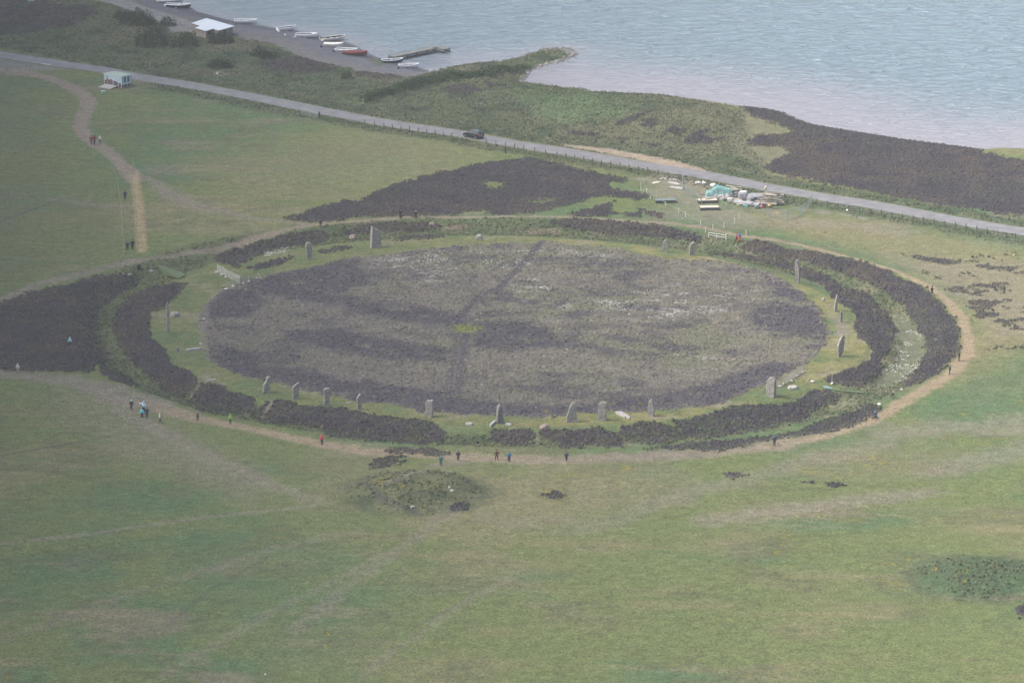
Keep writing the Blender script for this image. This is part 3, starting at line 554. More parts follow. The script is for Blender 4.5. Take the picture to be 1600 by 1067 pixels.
mp3 = N(t, "ShaderNodeMapping"); mp3.inputs["Rotation"].default_value = (0, 0, R(-25)); mp3.inputs["Scale"].default_value = (.22, .35, 1); t.links.new(tc.outputs["Object"], mp3.inputs[0])
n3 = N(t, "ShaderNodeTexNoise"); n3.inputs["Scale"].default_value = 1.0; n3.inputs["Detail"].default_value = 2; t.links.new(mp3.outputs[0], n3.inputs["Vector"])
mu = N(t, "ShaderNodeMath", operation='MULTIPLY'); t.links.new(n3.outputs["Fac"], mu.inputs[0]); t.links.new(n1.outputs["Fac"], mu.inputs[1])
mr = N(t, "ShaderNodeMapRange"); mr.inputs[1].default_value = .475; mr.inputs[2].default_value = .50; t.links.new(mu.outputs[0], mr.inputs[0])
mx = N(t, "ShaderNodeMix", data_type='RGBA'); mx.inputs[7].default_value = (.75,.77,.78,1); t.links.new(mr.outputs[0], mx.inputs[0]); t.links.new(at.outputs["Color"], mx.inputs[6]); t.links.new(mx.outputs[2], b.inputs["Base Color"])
b.inputs["Roughness"].default_value = .2; b.inputs["IOR"].default_value = 1.33
ii = np.arange(wu_.size).reshape(wu_.shape); q = np.stack([ii[1:, :-1], ii[1:, 1:], ii[:-1, 1:], ii[:-1, :-1]], -1).reshape(-1, 4)
wo = np_mesh("water", np.stack([wx.ravel(), wy.ravel(), np.full(wx.size, WATER_Z)], 1), q, wc, m); tag(wo, kind='structure')

# ---------------------------------------------------------------- road
def strip(name, pts, hw, z, m):
    n = len(pts); vs = []; P = [Vector(p) for p in pts]
    for i in range(n):
        d = (P[min(i+1, n-1)]-P[max(i-1, 0)]).normalized(); nn = Vector((-d.y, d.x)); k = hw[i] if hasattr(hw, '__len__') else hw
        for s_ in (-1, 0, 1): p = P[i]+nn*k*s_; vs.append((p.x, p.y, z+(.04 if s_ == 0 else 0)))
    q = np.array([[3*i+k, 3*i+k+1, 3*i+k+4, 3*i+k+3] for i in range(n-1) for k in (0, 1)])
    me = bpy.data.meshes.new(name); me.from_pydata(vs, [], [tuple(reversed(a)) for a in q.tolist()]); me.materials.append(m)
    bm = bmesh.new(); bm.from_mesh(me); bmesh.ops.recalc_face_normals(bm, faces=bm.faces)
    if sum(f.normal.z for f in bm.faces) < 0: bmesh.ops.reverse_faces(bm, faces=bm.faces)
    bm.to_mesh(me); bm.free()
    o = bpy.data.objects.new(name, me); COL.objects.link(o); return o
def dense(pts, step):
    out = []
    for a, b_ in zip(pts[:-1], pts[1:]):
        L = math.dist(a, b_); k = max(1, int(L/step))
        out += [(a[0]+(b_[0]-a[0])*i/k, a[1]+(b_[1]-a[1])*i/k) for i in range(k)]
    return out+[pts[-1]]
RD = dense(ROADW, 4.0)
tag(strip("road", RD, [2.45+.12*math.sin(i*.9)+.08*math.sin(i*2.3) for i in range(len(RD))], .03, mat("worn_asphalt", (.175,.172,.18), .9, .22, .45)), kind='structure')
mk_ = MB(); pq = wpts([(64,99.5),(78,101.5),(80,103),(66,101)]); mk_.prism(pq, .07, .075); tag(mk_.build("road_marking", mat("road_paint", (.42,.40,.36), .8, .2)), kind='structure')

# ================================================================ STANDING STONES
M_STONE = mat("grey_flagstone", (.27,.25,.232), .9, .32, 2.2, bump=.5)
M_STONE_D = mat("dark_lichened_stone", (.20,.19,.182), .9, .35, 2.2, bump=.5)
M_STONE_L = mat("pale_stone", (.36,.345,.33), .9, .25, 2.5, bump=.4)
M_STONE_P = mat("pink_boulder", (.30,.225,.205), .9, .25, 2.5, bump=.4)
def slab(name, pts, thick, yaw, m, label, group=None, sink=.25):
    us = [p[0] for p in pts]; vb = max(p[1] for p in pts); u0 = (min(us)+max(us))/2
    base = place(u0, vb-.5); k = scale_at(base); c = math.cos(PITCH)
    prof = [((p[0]-u0)/k/math.cos(yaw), (vb-p[1])/k/c) for p in pts]
    # refine the outline, then loft three layers through the thickness so the faces are uneven
    fine = []
    for a, b in zip(prof, prof[1:]+prof[:1]):
        n = max(1, int(math.dist(a, b)/.35))
        for i in range(n): fine.append((a[0]+(b[0]-a[0])*i/n, a[1]+(b[1]-a[1])*i/n))
    fine = [(x, y if y > .02 else -sink) for x, y in fine]
    cx = sum(p[0] for p in fine)/len(fine); cy = sum(p[1] for p in fine)/len(fine)
    rings = []
    for t, sc in ((-.5, .94), (-.36, 1.0), (0, 1.02), (.36, 1.0), (.5, .95)):
        rings.append([(cx+(x-cx)*sc+random.uniform(-.03, .03), t*thick+random.uniform(-.02, .02), cy+(y-cy)*(sc if y > 0 else 1)+random.uniform(-.02, .02)) for x, y in fine])
    mb = MB(); mb.loft([list(reversed(r)) for r in rings])
    o = mb.build(name, m, None, base, yaw); tag(o, label, "standing stone", group); return o
STONES = [
([(579.5,387),(580,365),(581,353),(586,357),(593.5,362),(595,375),(595,387)], .9, .35, 0, "tallest broad standing stone with a slanting top, at the far side of the ring"),
([(480,405),(478.5,392),(477,385),(480,379),(485,379.5),(487,385),(488,393),(486,405)], .5, .3, 0, "lumpy knobbly standing stone left of the tall slant-topped stone"),
([(261,522),(261,490),(261.2,475),(262.5,472),(264.5,478),(265,500),(265,522)], .28, .2, 0, "very thin upright stone seen edge on at the left end of the ring"),
([(410.7,613.5),(411.8,601.5),(416,595),(417,590),(419.7,588.4),(423,590),(423,596),(421,598),(421,614)], .5, .4, 0, "stepped standing stone with a small knob on top, above the sandy gap in the heather"),
([(458,624),(456.8,606),(460.7,601.5),(465.8,598),(467.3,598.7),(467,611.6),(465.8,624)], .4, .35, 0, "leaning flat stone with a pointed right shoulder, second from the sandy gap"),
([(505.7,633.5),(507,620),(505.7,609),(508,607),(513.6,606.5),(515.9,608.8),(515.3,615),(513.6,633.5)], .45, .3, 0, "round-topped post-like stone third from the sandy gap"),
([(558.6,640.3),(557.5,626),(557.5,622),(560.9,616.7),(563.1,615.6),(564.8,617),(565.4,640)], .4, .3, 0, "slim tapering stone behind the long heather bank, fourth from the sandy gap"),
([(664.6,651.8),(665.2,629),(668,625.3),(677,624.8),(676.4,645),(675,651.5)], .5, -.3, 0, "square-topped broad stone near the end of the long heather bank"),
([(775.4,658),(776.6,642.8),(778.2,635),(780.5,632),(783.3,641.6),(786,658),(785,661.5),(777,661.5)], .6, .5, 1, "dark wedge-shaped stone with a white slab leaning at its foot"),
([(884.6,660),(885.8,649.5),(890,636),(894,630),(897,629),(898.5,637),(901,649.5),(902.6,660)], .5, .1, 0, "widest pointed stone, shaped like a shark fin, front of the ring"),
([(935,657),(935,643),(934.7,632.6),(939.8,628),(943.7,626.8),(947.6,629),(946.5,637),(947.3,656.5)], .5, -.2, 0, "blocky stone with a sloping flat top beside two fallen slabs"),
([(1014,650.6),(1012.3,638),(1014,627),(1018.5,622.3),(1020.8,627),(1022.4,642.8),(1021.3,650.6)], .5, -.3, 0, "slender round-headed stone right of the two fallen slabs"),
([(1198,620.5),(1198,596.5),(1202.5,590.5),(1208.5,588),(1211.5,592),(1211,617.5),(1208.5,620.5)], .6, -.5, 0, "big slab stone with a chamfered left corner beside the leaning planks"),
([(1309,557),(1308,540),(1312,530),(1315.5,525),(1319,526),(1318,540),(1317,550),(1312,557)], .35, .7, 0, "pale slanting blade of stone in the wide grass corner at the right"),
([(1313,503.5),(1313,488),(1314.5,485),(1316.5,490),(1316,503.5)], .3, .2, 1, "short thin stone on the worn tan patch"),
([(1303,487),(1304.5,472),(1307,461),(1309,463),(1308,475),(1306.5,487)], .45, .3, 0, "narrow leaning stone beside the pale fallen plank"),
([(1243,442.5),(1242.3,412),(1244,406.5),(1246.5,408),(1249,420),(1249,442.5)], .7, -.3, 0, "tall needle-like stone at the right rear of the ring"),
([(1076.5,399.5),(1077,388),(1078.5,382),(1083,379),(1086,382),(1085,390),(1083.5,399.5)], .5, .2, 0, "pinkish jagged stone, right one of the rear pair"),
([(1036,394.5),(1035,384),(1037,377),(1041,375.5),(1044,382),(1042.5,394.5)], .5, -.2, 0, "squat hammer-headed stone, left one of the rear pair"),
([(275.5,551),(275.5,543),(279,542.5),(280,551)], .3, .2, 0, "short broken stump of stone at the left of the ring"),
]
for p, th, yw, dk, lb in STONES: slab("standing_stone", p, th, yw, M_STONE_D if dk else M_STONE, lb, "standing stones of the ring")
def rock(name, u, v, wpx, hpx, label, m=M_STONE_L, cat="rock", group=None, yaw=0.0, ly=None):
    b = place(u, v); k = scale_at(b); a = wpx/k/2; h = hpx/k
    mb = MB(); mb.ball((0, 0, h*.35), (a, (ly or a*.7), h*.65), 9, 6, .16)
    o = mb.build(name, m, None, b, yaw, False); return tag(o, label, cat, group)
def lying(u0, v0, u1, v1, wid, h, label, m=M_STONE_L, name="fallen_stone", cat="fallen stone", group="fallen stones in the grass"):
    a, b = place(u0, v0), place(u1, v1); d = b-a; L = max(.6, math.hypot(d.x, d.y)); yaw = math.atan2(d.y, d.x); c = (a+b)/2
    pl = [(-.5,-.35),(-.3,-.5),(.2,-.45),(.5,-.2),(.47,.25),(.2,.5),(-.25,.42),(-.48,.2)]
    rings = [[(x*L*s, y*wid*s, z) for x, y in pl] for s, z in ((1, -.1), (1.02, h*.6), (.93, h))]
    o = MB().loft(rings).build(name, m, None, c, yaw, False); return tag(o, label, cat, group)
lying(765.5,666.5,775.5,657.5, .5, .35, "white slab leaning against the foot of the dark wedge stone")
lying(729,662,738,664, .8, .25, "small pale stone in the grass left of the dark wedge stone")
lying(791,663,799,665, .7, .25, "small pale stone in the grass right of the dark wedge stone")
lying(963,645,977,653, .55, .3, "fallen slab nearer the blocky stone, one of a pair")
lying(968,644,984,655, .6, .25, "longer fallen slab lying on the far side of the pair")
lying(291,549,315,546, .6, .35, "long pale fallen slab across the grass at the left of the ring")
lying(322,597,338,593, .4, .2, "thin pale fallen slab near the lower left heather block")
lying(267,495,279,493, 1.6, .6, "grey fallen block beside the very thin upright stone", M_STONE)
lying(1231,606,1246,607, 1.6, .3, "flat pale slab beside the big chamfered stone")
lying(541,630.5,549,629.5, .4, .15, "sliver of pale stone between two upright stones at the front")
rock("boulder", 1286.5, 470, 6, 5, "small pale blue-grey boulder by the narrow leaning stone", M_STONE_L, "boulder")
rock("boulder", 551.5, 374, 13, 8, "pinkish boulder in the ditch left of the tall slant-topped stone", M_STONE_P, "boulder")
rock("boulder", 675, 358, 10, 6, "pinkish boulder on the far ditch edge below the big heather", M_STONE_P, "boulder")
rock("boulder", 748.5, 373, 11, 7, "pale grey boulder on the far edge of the ring grass", M_STONE_L, "boulder")
rock("boulder", 851, 682, 16, 10, "pink boulder in the gap between front heather blocks", M_STONE_P, "boulder")
rock("boulder", 706, 767.5, 6, 4, "bright white stone on the grassy mound", mat("white_stone", (.62,.62,.6), .8, .1), "boulder")
rock("boulder", 702, 762, 4, 3, "small white stone just above the bright white one on the mound", mat("white_stone", (.62,.62,.6), .8, .1), "boulder")
rock("boulder", 645, 789, 8, 4, "flat pinkish white stone at the foot of the mound", M_STONE_L, "boulder")
rock("boulder", 415, 1054, 3.5, 3, "tiny white stone in the near pasture", mat("white_stone", (.62,.62,.6), .8, .1), "boulder")
rock("boulder", 319, 500, 6, 4, "pale stone on the bare inner edge at the left of the moor", M_STONE_L, "boulder")
rock("boulder", 314, 539, 7, 4, "pale stone beyond the long fallen slab", M_STONE_L, "boulder")
for u, v, a, lb in ((236,427,8,"low white stone beside the dark bin"),(203,431,8,"flat white stone left of the dark bin at the heather edge"),(191,430,5,"smallest white stone at the heather edge left of the bin")):
    rock("boulder", u, v, a, 4, lb, M_STONE_L, "boulder")
for u, v, a in ((674,113.5,9),(684,112.5,9)): rock("shore_boulder", u, v, a, 5, "white boulder at the end of the beach by the hedge bank", M_STONE_L, "boulder", "white boulders at the beach end")
for i in range(46):
    t_ = random.random()
    q = [(828,113),(842,105),(860,101),(880,96),(895,91),(900,83),(888,76),(868,76)]
    k_ = t_*(len(q)-1); j = min(int(k_), len(q)-2); f_ = k_-j
    rock("shore_boulder", q[j][0]+(q[j+1][0]-q[j][0])*f_+random.uniform(-5, 5), q[j][1]+(q[j+1][1]-q[j][1])*f_+random.uniform(-1.5, 2), random.uniform(2.5, 6), random.uniform(1.5, 3), "grey shore boulder along the tip of the spit", random.choice([M_STONE, M_STONE_L, M_STONE_D]), "boulder", "boulders round the spit")

# ================================================================ PEOPLE
_proto = {}
def skin_mesh(name, joints, edges, sub=1):
    me = bpy.data.meshes.new(name); bm = bmesh.new(); lay = bm.verts.layers.skin.verify(); vs = []
    for i, (p, r) in enumerate(joints):
        v = bm.verts.new(p); v[lay].radius = (r, r) if not hasattr(r, '__len__') else r; v[lay].use_root = (i == 0); vs.append(v)
    for a, b in edges: bm.edges.new((vs[a], vs[b]))
    bm.to_mesh(me); bm.free()
    o = bpy.data.objects.new(name, me); COL.objects.link(o)
    o.modifiers.new("skin", 'SKIN'); m2 = o.modifiers.new("sub", 'SUBSURF'); m2.levels = sub; m2.render_levels = sub
    dg = bpy.context.evaluated_depsgraph_get(); dg.update()
    out = bpy.data.meshes.new_from_object(o.evaluated_get(dg)); out.name = name
    bpy.data.objects.remove(o); bpy.data.meshes.remove(me); return out
def pose(kind):
    hz = .92; lean = Vector((0, 0, 0)); bend = 0
    LK, RK, LA, RA_ = (.10,.03,.50), (-.10,.03,.50), (.11,0,.09), (-.11,0,.09)
    LE, RE, LW, RW = (.27,.0,1.13), (-.27,.0,1.13), (.28,.10,.90), (-.28,.10,.90)
    if kind == 'walk':
        LK, RK, LA, RA_ = (.09,.16,.52), (-.09,.02,.50), (.09,.26,.10), (-.09,-.28,.16)
        LE, RE, LW, RW = (.25,-.10,1.13), (-.25,.10,1.13), (.26,-.04,.90), (-.25,.26,.95)
    if kind == 'photo': LE, RE, LW, RW = (.26,.16,1.20), (-.26,.16,1.20), (.07,.32,1.46), (-.07,.32,1.46)
    if kind == 'pocket': LE, RE, LW, RW = (.32,-.05,1.14), (-.32,-.05,1.14), (.20,.10,.96), (-.20,.10,.96)
    if kind == 'wide': LK, RK, LA, RA_ = (.16,.03,.50), (-.16,.03,.50), (.22,0,.09), (-.22,0,.09); LE, RE, LW, RW = (.36,-.02,1.14), (-.36,-.02,1.14), (.22,.08,.98), (-.22,.08,.98)
    if kind == 'sit':
        hz = .30; LK, RK, LA, RA_ = (.13,.42,.50), (-.13,.42,.50), (.12,.62,.09), (-.12,.62,.09)
    if kind == 'point': LE, RE, LW, RW = (.42,.05,1.36), (-.27,.0,1.13), (.66,.08,1.42), (-.28,.10,.90)
    dz = hz-.92; sh = lambda p: (p[0], p[1], p[2]+dz)
    LE, RE, LW, RW = map(sh, (LE, RE, LW, RW))
    if kind == 'sit': LE, RE, LW, RW = (.27,.14,.55), (-.27,.14,.55), (.12,.36,.52), (-.12,.36,.52)
    P = dict(pel=(0,0,.94+dz), sp=(0,-.01,1.14+dz), ch=(0,0,1.36+dz), nk=(0,.0,1.50+dz), h0=(0,.025,1.58+dz), h1=(0,.02,1.70+dz), LS=(.19,0,1.40+dz), RS=(-.19,0,1.40+dz), LH=(.10,0,.88+dz), RH=(-.10,0,.88+dz), LE=LE, RE=RE, LW=LW, RW=RW, LK=LK, RK=RK, LA=LA, RA=RA_)
    ft = lambda a: (a[0], a[1]+.16, max(.04, a[2]-.05)); P['LT'] = ft(LA); P['RT'] = ft(RA_)
    hd = lambda e, w: tuple(Vector(w)+(Vector(w)-Vector(e)).normalized()*.10); P['LD'] = hd(LE, LW); P['RD'] = hd(RE, RW)
    return P
def figure(kind):
    if kind in _proto: return _proto[kind]
    P = pose(kind); names = ['pel','sp','ch','nk','h0','h1','LS','LE','LW','LD','RS','RE','RW','RD','LH','LK','LA','LT','RH','RK','RA','RT']
    rad = dict(pel=(.15,.11), sp=(.14,.10), ch=(.16,.11), nk=.058, h0=(.078,.095), h1=(.07,.085), LS=.07, LE=.048, LW=.032, LD=.04, RS=.07, RE=.048, RW=.032, RD=.04, LH=.095, LK=.062, LA=.045, LT=.04, RH=.095, RK=.062, RA=.045, RT=.04)
    ix = {n: i for i, n in enumerate(names)}
    E = [('pel','sp'),('sp','ch'),('ch','nk'),('nk','h0'),('h0','h1'),('ch','LS'),('LS','LE'),('LE','LW'),('LW','LD'),('ch','RS'),('RS','RE'),('RE','RW'),('RW','RD'),('pel','LH'),('LH','LK'),('LK','LA'),('LA','LT'),('pel','RH'),('RH','RK'),('RK','RA'),('RA','RT')]
    body = skin_mesh("body", [(P[n], rad[n]) for n in names], [(ix[a], ix[b]) for a, b in E])
    # fingers, thumb, nose and ears grow out of the same mesh
    mb = MB()
    for w, d, e, sgn in ((P['LW'], P['LD'], P['LE'], 1), (P['RW'], P['RD'], P['RE'], -1)):
        ax = (Vector(d)-Vector(w)).normalized(); side = ax.cross(Vector((sgn, 0, 0))).normalized(); pal = ax.cross(side).normalized()
        for k, (L_, o_) in enumerate(((.065,-.03),(.08,-.01),(.075,.01),(.055,.03))):
            a = Vector(d)+side*o_; b_ = a+ax*L_*.55; c_ = b_+(ax*.7+pal*.5).normalized()*L_*.5
            mb.tube(a, b_, .010, .009, 5); mb.tube(b_, c_, .009, .007, 5)
        a = Vector(w)+ax*.04-side*.035; mb.tube(a, a+(ax*.6-side*.7).normalized()*.06, .012, .009, 5)
    hh = Vector(P['h0'])+Vector((0, 0, .05))
    mb.ball(hh+Vector((0, .10, -.01)), (.014, .02, .022), 6, 4); mb.ball(hh+Vector((.085, 0, 0)), (.012, .025, .035), 6, 4); mb.ball(hh+Vector((-.085, 0, 0)), (.012, .025, .035), 6, 4)
    bm = bmesh.new(); bm.from_mesh(body); vs = [bm.verts.new(v) for v in mb.v]
    for f in mb.f:
        try: bm.faces.new([vs[i] for i in f])
        except ValueError: pass
    bm.to_mesh(body); bm.free()
    v3 = lambda a, b, t: tuple(Vector(a)*(1-t)+Vector(b)*t)
    jn = ['hem','sp','ch','col','LS','LE','LC','RS','RE','RC']
    J = dict(hem=v3(P['pel'], (P['pel'][0], P['pel'][1], P['pel'][2]-.1), .8), sp=P['sp'], ch=P['ch'], col=v3(P['ch'], P['nk'], .8), LS=P['LS'], LE=P['LE'], LC=v3(P['LE'], P['LW'], .9), RS=P['RS'], RE=P['RE'], RC=v3(P['RE'], P['RW'], .9))
    jr = dict(hem=(.20,.16), sp=(.19,.15), ch=(.20,.15), col=.09, LS=.10, LE=.075, LC=.058, RS=.10, RE=.075, RC=.058); jx = {n: i for i, n in enumerate(jn)}
    jacket = skin_mesh("jacket", [(J[n], jr[n]) for n in jn], [(jx[a], jx[b]) for a, b in [('hem','sp'),('sp','ch'),('ch','col'),('ch','LS'),('LS','LE'),('LE','LC'),('ch','RS'),('RS','RE'),('RE','RC')]])
    tn = ['pel','LH','LK','LA','RH','RK','RA']; tr = dict(pel=(.165,.125), LH=.115, LK=.085, LA=.070, RH=.115, RK=.085, RA=.070); tx = {n: i for i, n in enumerate(tn)}
    tro = skin_mesh("trousers", [(P[n], tr[n]) for n in tn], [(tx[a], tx[b]) for a, b in [('pel','LH'),('LH','LK'),('LK','LA'),('pel','RH'),('RH','RK'),('RK','RA')]])
    hair = MB().ball(Vector(P['h1'])+Vector((0, -.02, -.02)), (.105, .12, .10), 12, 8); hood = MB().ball(Vector(P['h1'])+Vector((0, -.035, -.05)), (.135, .145, .165), 12, 8)
    shoes = []
    for s_ in 'LR': shoes.append(MB().ball((P[s_+'A'][0], P[s_+'A'][1]+.06, max(.05, P[s_+'A'][2]-.04)), (.055, .15, .055), 8, 5))
    pack = MB().box((0, -.24, P['ch'][2]-.12), (.30, .18, .46))
    def mk(mb_, nm):
        o = mb_.build(nm, M_STONE, None, (0,0,0), 0, True, .05 if nm == "backpack" else 0); me = o.data; bpy.data.objects.remove(o); return me
    for me in (body, jacket, tro):
        me.materials.clear(); me.materials.append(M_STONE); me.polygons.foreach_set("use_smooth", [True]*len(me.polygons))
    _proto[kind] = dict(body=body, jacket=jacket, trousers=tro, hair=mk(hair, "hair"), hood=mk(hood, "hood"), shoe=[mk(s_, "shoe") for s_ in shoes], backpack=mk(pack, "backpack"))
    return _proto[kind]
SKIN = mat("skin", (.42,.27,.20), .6, .05)
def cloth(c): return mat("cloth_%d_%d_%d" % tuple(int(q*1000) for q in c), c, .85, .12, 9)
DK, NV, BK, WH, AQ, GR = (.012,.014,.018), (.016,.026,.06), (.008,.008,.010), (.66,.66,.64), (.30,.72,.80), (.08,.08,.085)
def person(u, v, hpx, kind, jac, tro, head, yaw, label, pack=None, hood=False, shoe=BK):
    b = place(u, v); k = scale_at(b)*math.cos(PITCH); nat = 1.14 if kind == 'sit' else 1.79
    s_ = min(1.12, max(.86, hpx/k/nat))
    t_ = thing("person", b, R(yaw), label, "person"); t_.scale = (s_*1.06, s_*1.06, s_); f = figure(kind)
    def part(me, nm, m_):
        o = bpy.data.objects.new(nm, me); COL.objects.link(o); o.parent = t_; o.material_slots[0].link = 'OBJECT'; o.material_slots[0].material = m_
    part(f['body'], "body", SKIN); part(f['jacket'], "jacket", cloth(jac)); part(f['trousers'], "trousers", cloth(tro))
    part(f['hood'] if hood else f['hair'], "hood" if hood else "hair" if max(head) < .12 else "hat", cloth(head))
    for m_ in f['shoe']: part(m_, "shoe", cloth(shoe))
    if pack: part(f['backpack'], "backpack", cloth(pack))
MAR = (.16,.022,.035)
for a in [
 (143,227,15.5,'walk',(.20,.03,.045),(.10,.03,.04),(.05,.03,.025),200,"person in a red coat, left of a pair walking on the gravel path"),
 (147.5,227,16.5,'walk',MAR,(.05,.02,.03),(.03,.02,.02),195,"person in a dark maroon coat walking beside the red coat on the gravel path"),
 (156.5,225.5,14.5,'walk',(.48,.46,.43),(.07,.10,.17),(.4,.38,.36),160,"person in a pale grey top and jeans on the edge of the gravel path"),
 (195.5,312,14.5,'stand',(.02,.03,.075),(.015,.02,.04),BK,180,"lone dark-clad person walking left of the straw coloured strip"),
 (199,391.5,14.5,'stand',(.02,.022,.05),DK,(.03,.02,.02),10,"shorter of two dark-clad people at the foot of the straw strip"),
 (207,390.5,17,'stand',DK,BK,BK,0,"taller of two dark-clad people at the foot of the straw strip"),
 (501,365,14,'walk',(.02,.04,.075),DK,BK,60,"person in dark blue walking the path above the left rear heather bank"),
 (626,342,15.5,'stand',DK,BK,BK,150,"person all in black on the rear path, left of two"),
 (650,342.5,13.5,'stand',DK,(.03,.02,.025),(.5,.5,.5),170,"person in black with a pale hat on the rear path, right of two"),
 (1155.5,377.5,15.5,'walk',(.015,.06,.42),(.75,.13,.05),(.015,.06,.30),120,"person in a bright blue jacket and orange trousers by the white posts"),
 (1151,377,12,'walk',(.42,.05,.06),(.06,.03,.06),(.25,.03,.04),90,"person in red close to the blue jacket and orange trousers"),
 (1456,461.5,15.5,'walk',NV,DK,BK,250,"person in navy walking where the sandy path meets a side track"),
 (1498.5,564,17,'stand',(.012,.028,.03),BK,BK,90,"person in black standing at the heather edge on the right bend of the path"),
 (1484,585,16,'stand',(.02,.075,.085),DK,(.02,.05,.06),80,"person in dark teal standing at the heather edge on the right bend of the path"),
 (1367.5,652.5,11,'sit',(.02,.055,.14),NV,(.05,.28,.33),180,"seated person in blue with a teal hat beside the outer heather strip"),
 (1210,696.5,14,'stand',(.02,.03,.06),DK,(.03,.42,.45),170,"person in dark clothes with a turquoise hat on the front path"),
 (885,721.5,16,'walk',(.018,.045,.12),(.02,.03,.07),NV,200,"person in dark blue walking on the front path, rightmost of the front group"),
 (795.5,721.5,17,'stand',(.04,.20,.40),(.025,.02,.05),(.03,.06,.10),180,"person in a sky blue jacket and dark trousers on the front path"),
 (776,718.5,16.5,'wide',(.15,.03,.045),(.06,.02,.035),(.04,.02,.02),180,"person in maroon with elbows out on the front path"),
 (716,720.5,17,'pocket',NV,(.02,.04,.075),BK,180,"person in navy with white shoes on the front path"),
 (689,727.5,15.5,'stand',(.02,.18,.19),(.02,.15,.16),(.05,.32,.32),180,"person in teal standing on the bare top of the mound"),
 (503,695,17,'stand',(.85,.075,.13),(.02,.016,.03),(.7,.07,.11),200,"person in a hot pink hooded jacket on the sandy front path"),
 (360,662.5,16,'pocket',(.24,.42,.06),(.015,.03,.025),(.28,.48,.08),160,"person in a lime green hooded jacket at the ditch edge"),
 (309,657.5,17.5,'photo',(.20,.165,.15),(.07,.06,.065),(.17,.14,.13),170,"person in grey brown holding a camera up at the ditch edge"),
 (250,661.5,15.5,'walk',(.62,.60,.55),(.05,.05,.045),(.66,.64,.60),290,"person in a white hooded coat striding across the grass"),
 (229.5,653.5,18,'stand',(.025,.05,.11),(.03,.045,.085),(.02,.03,.06),180,"person in a denim blue coat, right front of the group of three"),
 (222,654,17,'stand',(.20,.66,.72),(.015,.02,.025),(.30,.45,.55),180,"person in an aqua jacket and black trousers, left front of the group of three"),
 (224.8,646,20,'point',(.42,.62,.74),DK,(.45,.68,.80),150,"person in pale blue with one arm out, at the back of the group of three"),
 (205.5,640.5,16.5,'stand',(.02,.026,.035),DK,(.28,.68,.70),170,"person in dark clothes with an aqua hood left of the group of three"),
 (109.5,541.5,14.5,'stand',(.30,.60,.68),(.02,.03,.03),(.38,.62,.70),180,"person in a long pale blue coat on the heather at the far left"),
 (28,582.5,15,'stand',(.48,.48,.47),(.30,.29,.28),(.42,.42,.42),170,"person in pale grey at the far left path edge"),
 (9,580,13,'wide',(.03,.035,.04),DK,BK,170,"person in dark clothes at the far left edge of the photo")]:
    lb = a[8]
    person(*a[:9], pack=(.03,.03,.04) if 'taller' in lb or 'lone' in lb else None, hood='hood' in lb or 'long pale' in lb or 'pale grey at' in lb, shoe=WH if 'white shoes' in lb else (.45,.42,.36) if 'aqua jacket' in lb else BK)
tr_ = MB(); b_ = place(1395, 623.5)
for k in range(3): a = R(30+120*k); tr_.tube((0, 0, 1.0), (math.cos(a)*.42, math.sin(a)*.42, 0), .045, .03)
t_ = thing("tripod", b_, 0, "black three-legged stand with splayed legs beside the right ditch crossing", "tripod")
for k in range(3): a = R(30+120*k); MB().tube((math.cos(a)*.04, math.sin(a)*.04, 1.0), (math.cos(a)*.45, math.sin(a)*.45, 0), .05, .035).build("leg", cloth(BK), t_)
MB().box((0, 0, 1.08), (.3, .22, .2)).build("head", mat("pale_pink_plastic", (.5,.38,.36), .6, .1), t_, bevel=.03)

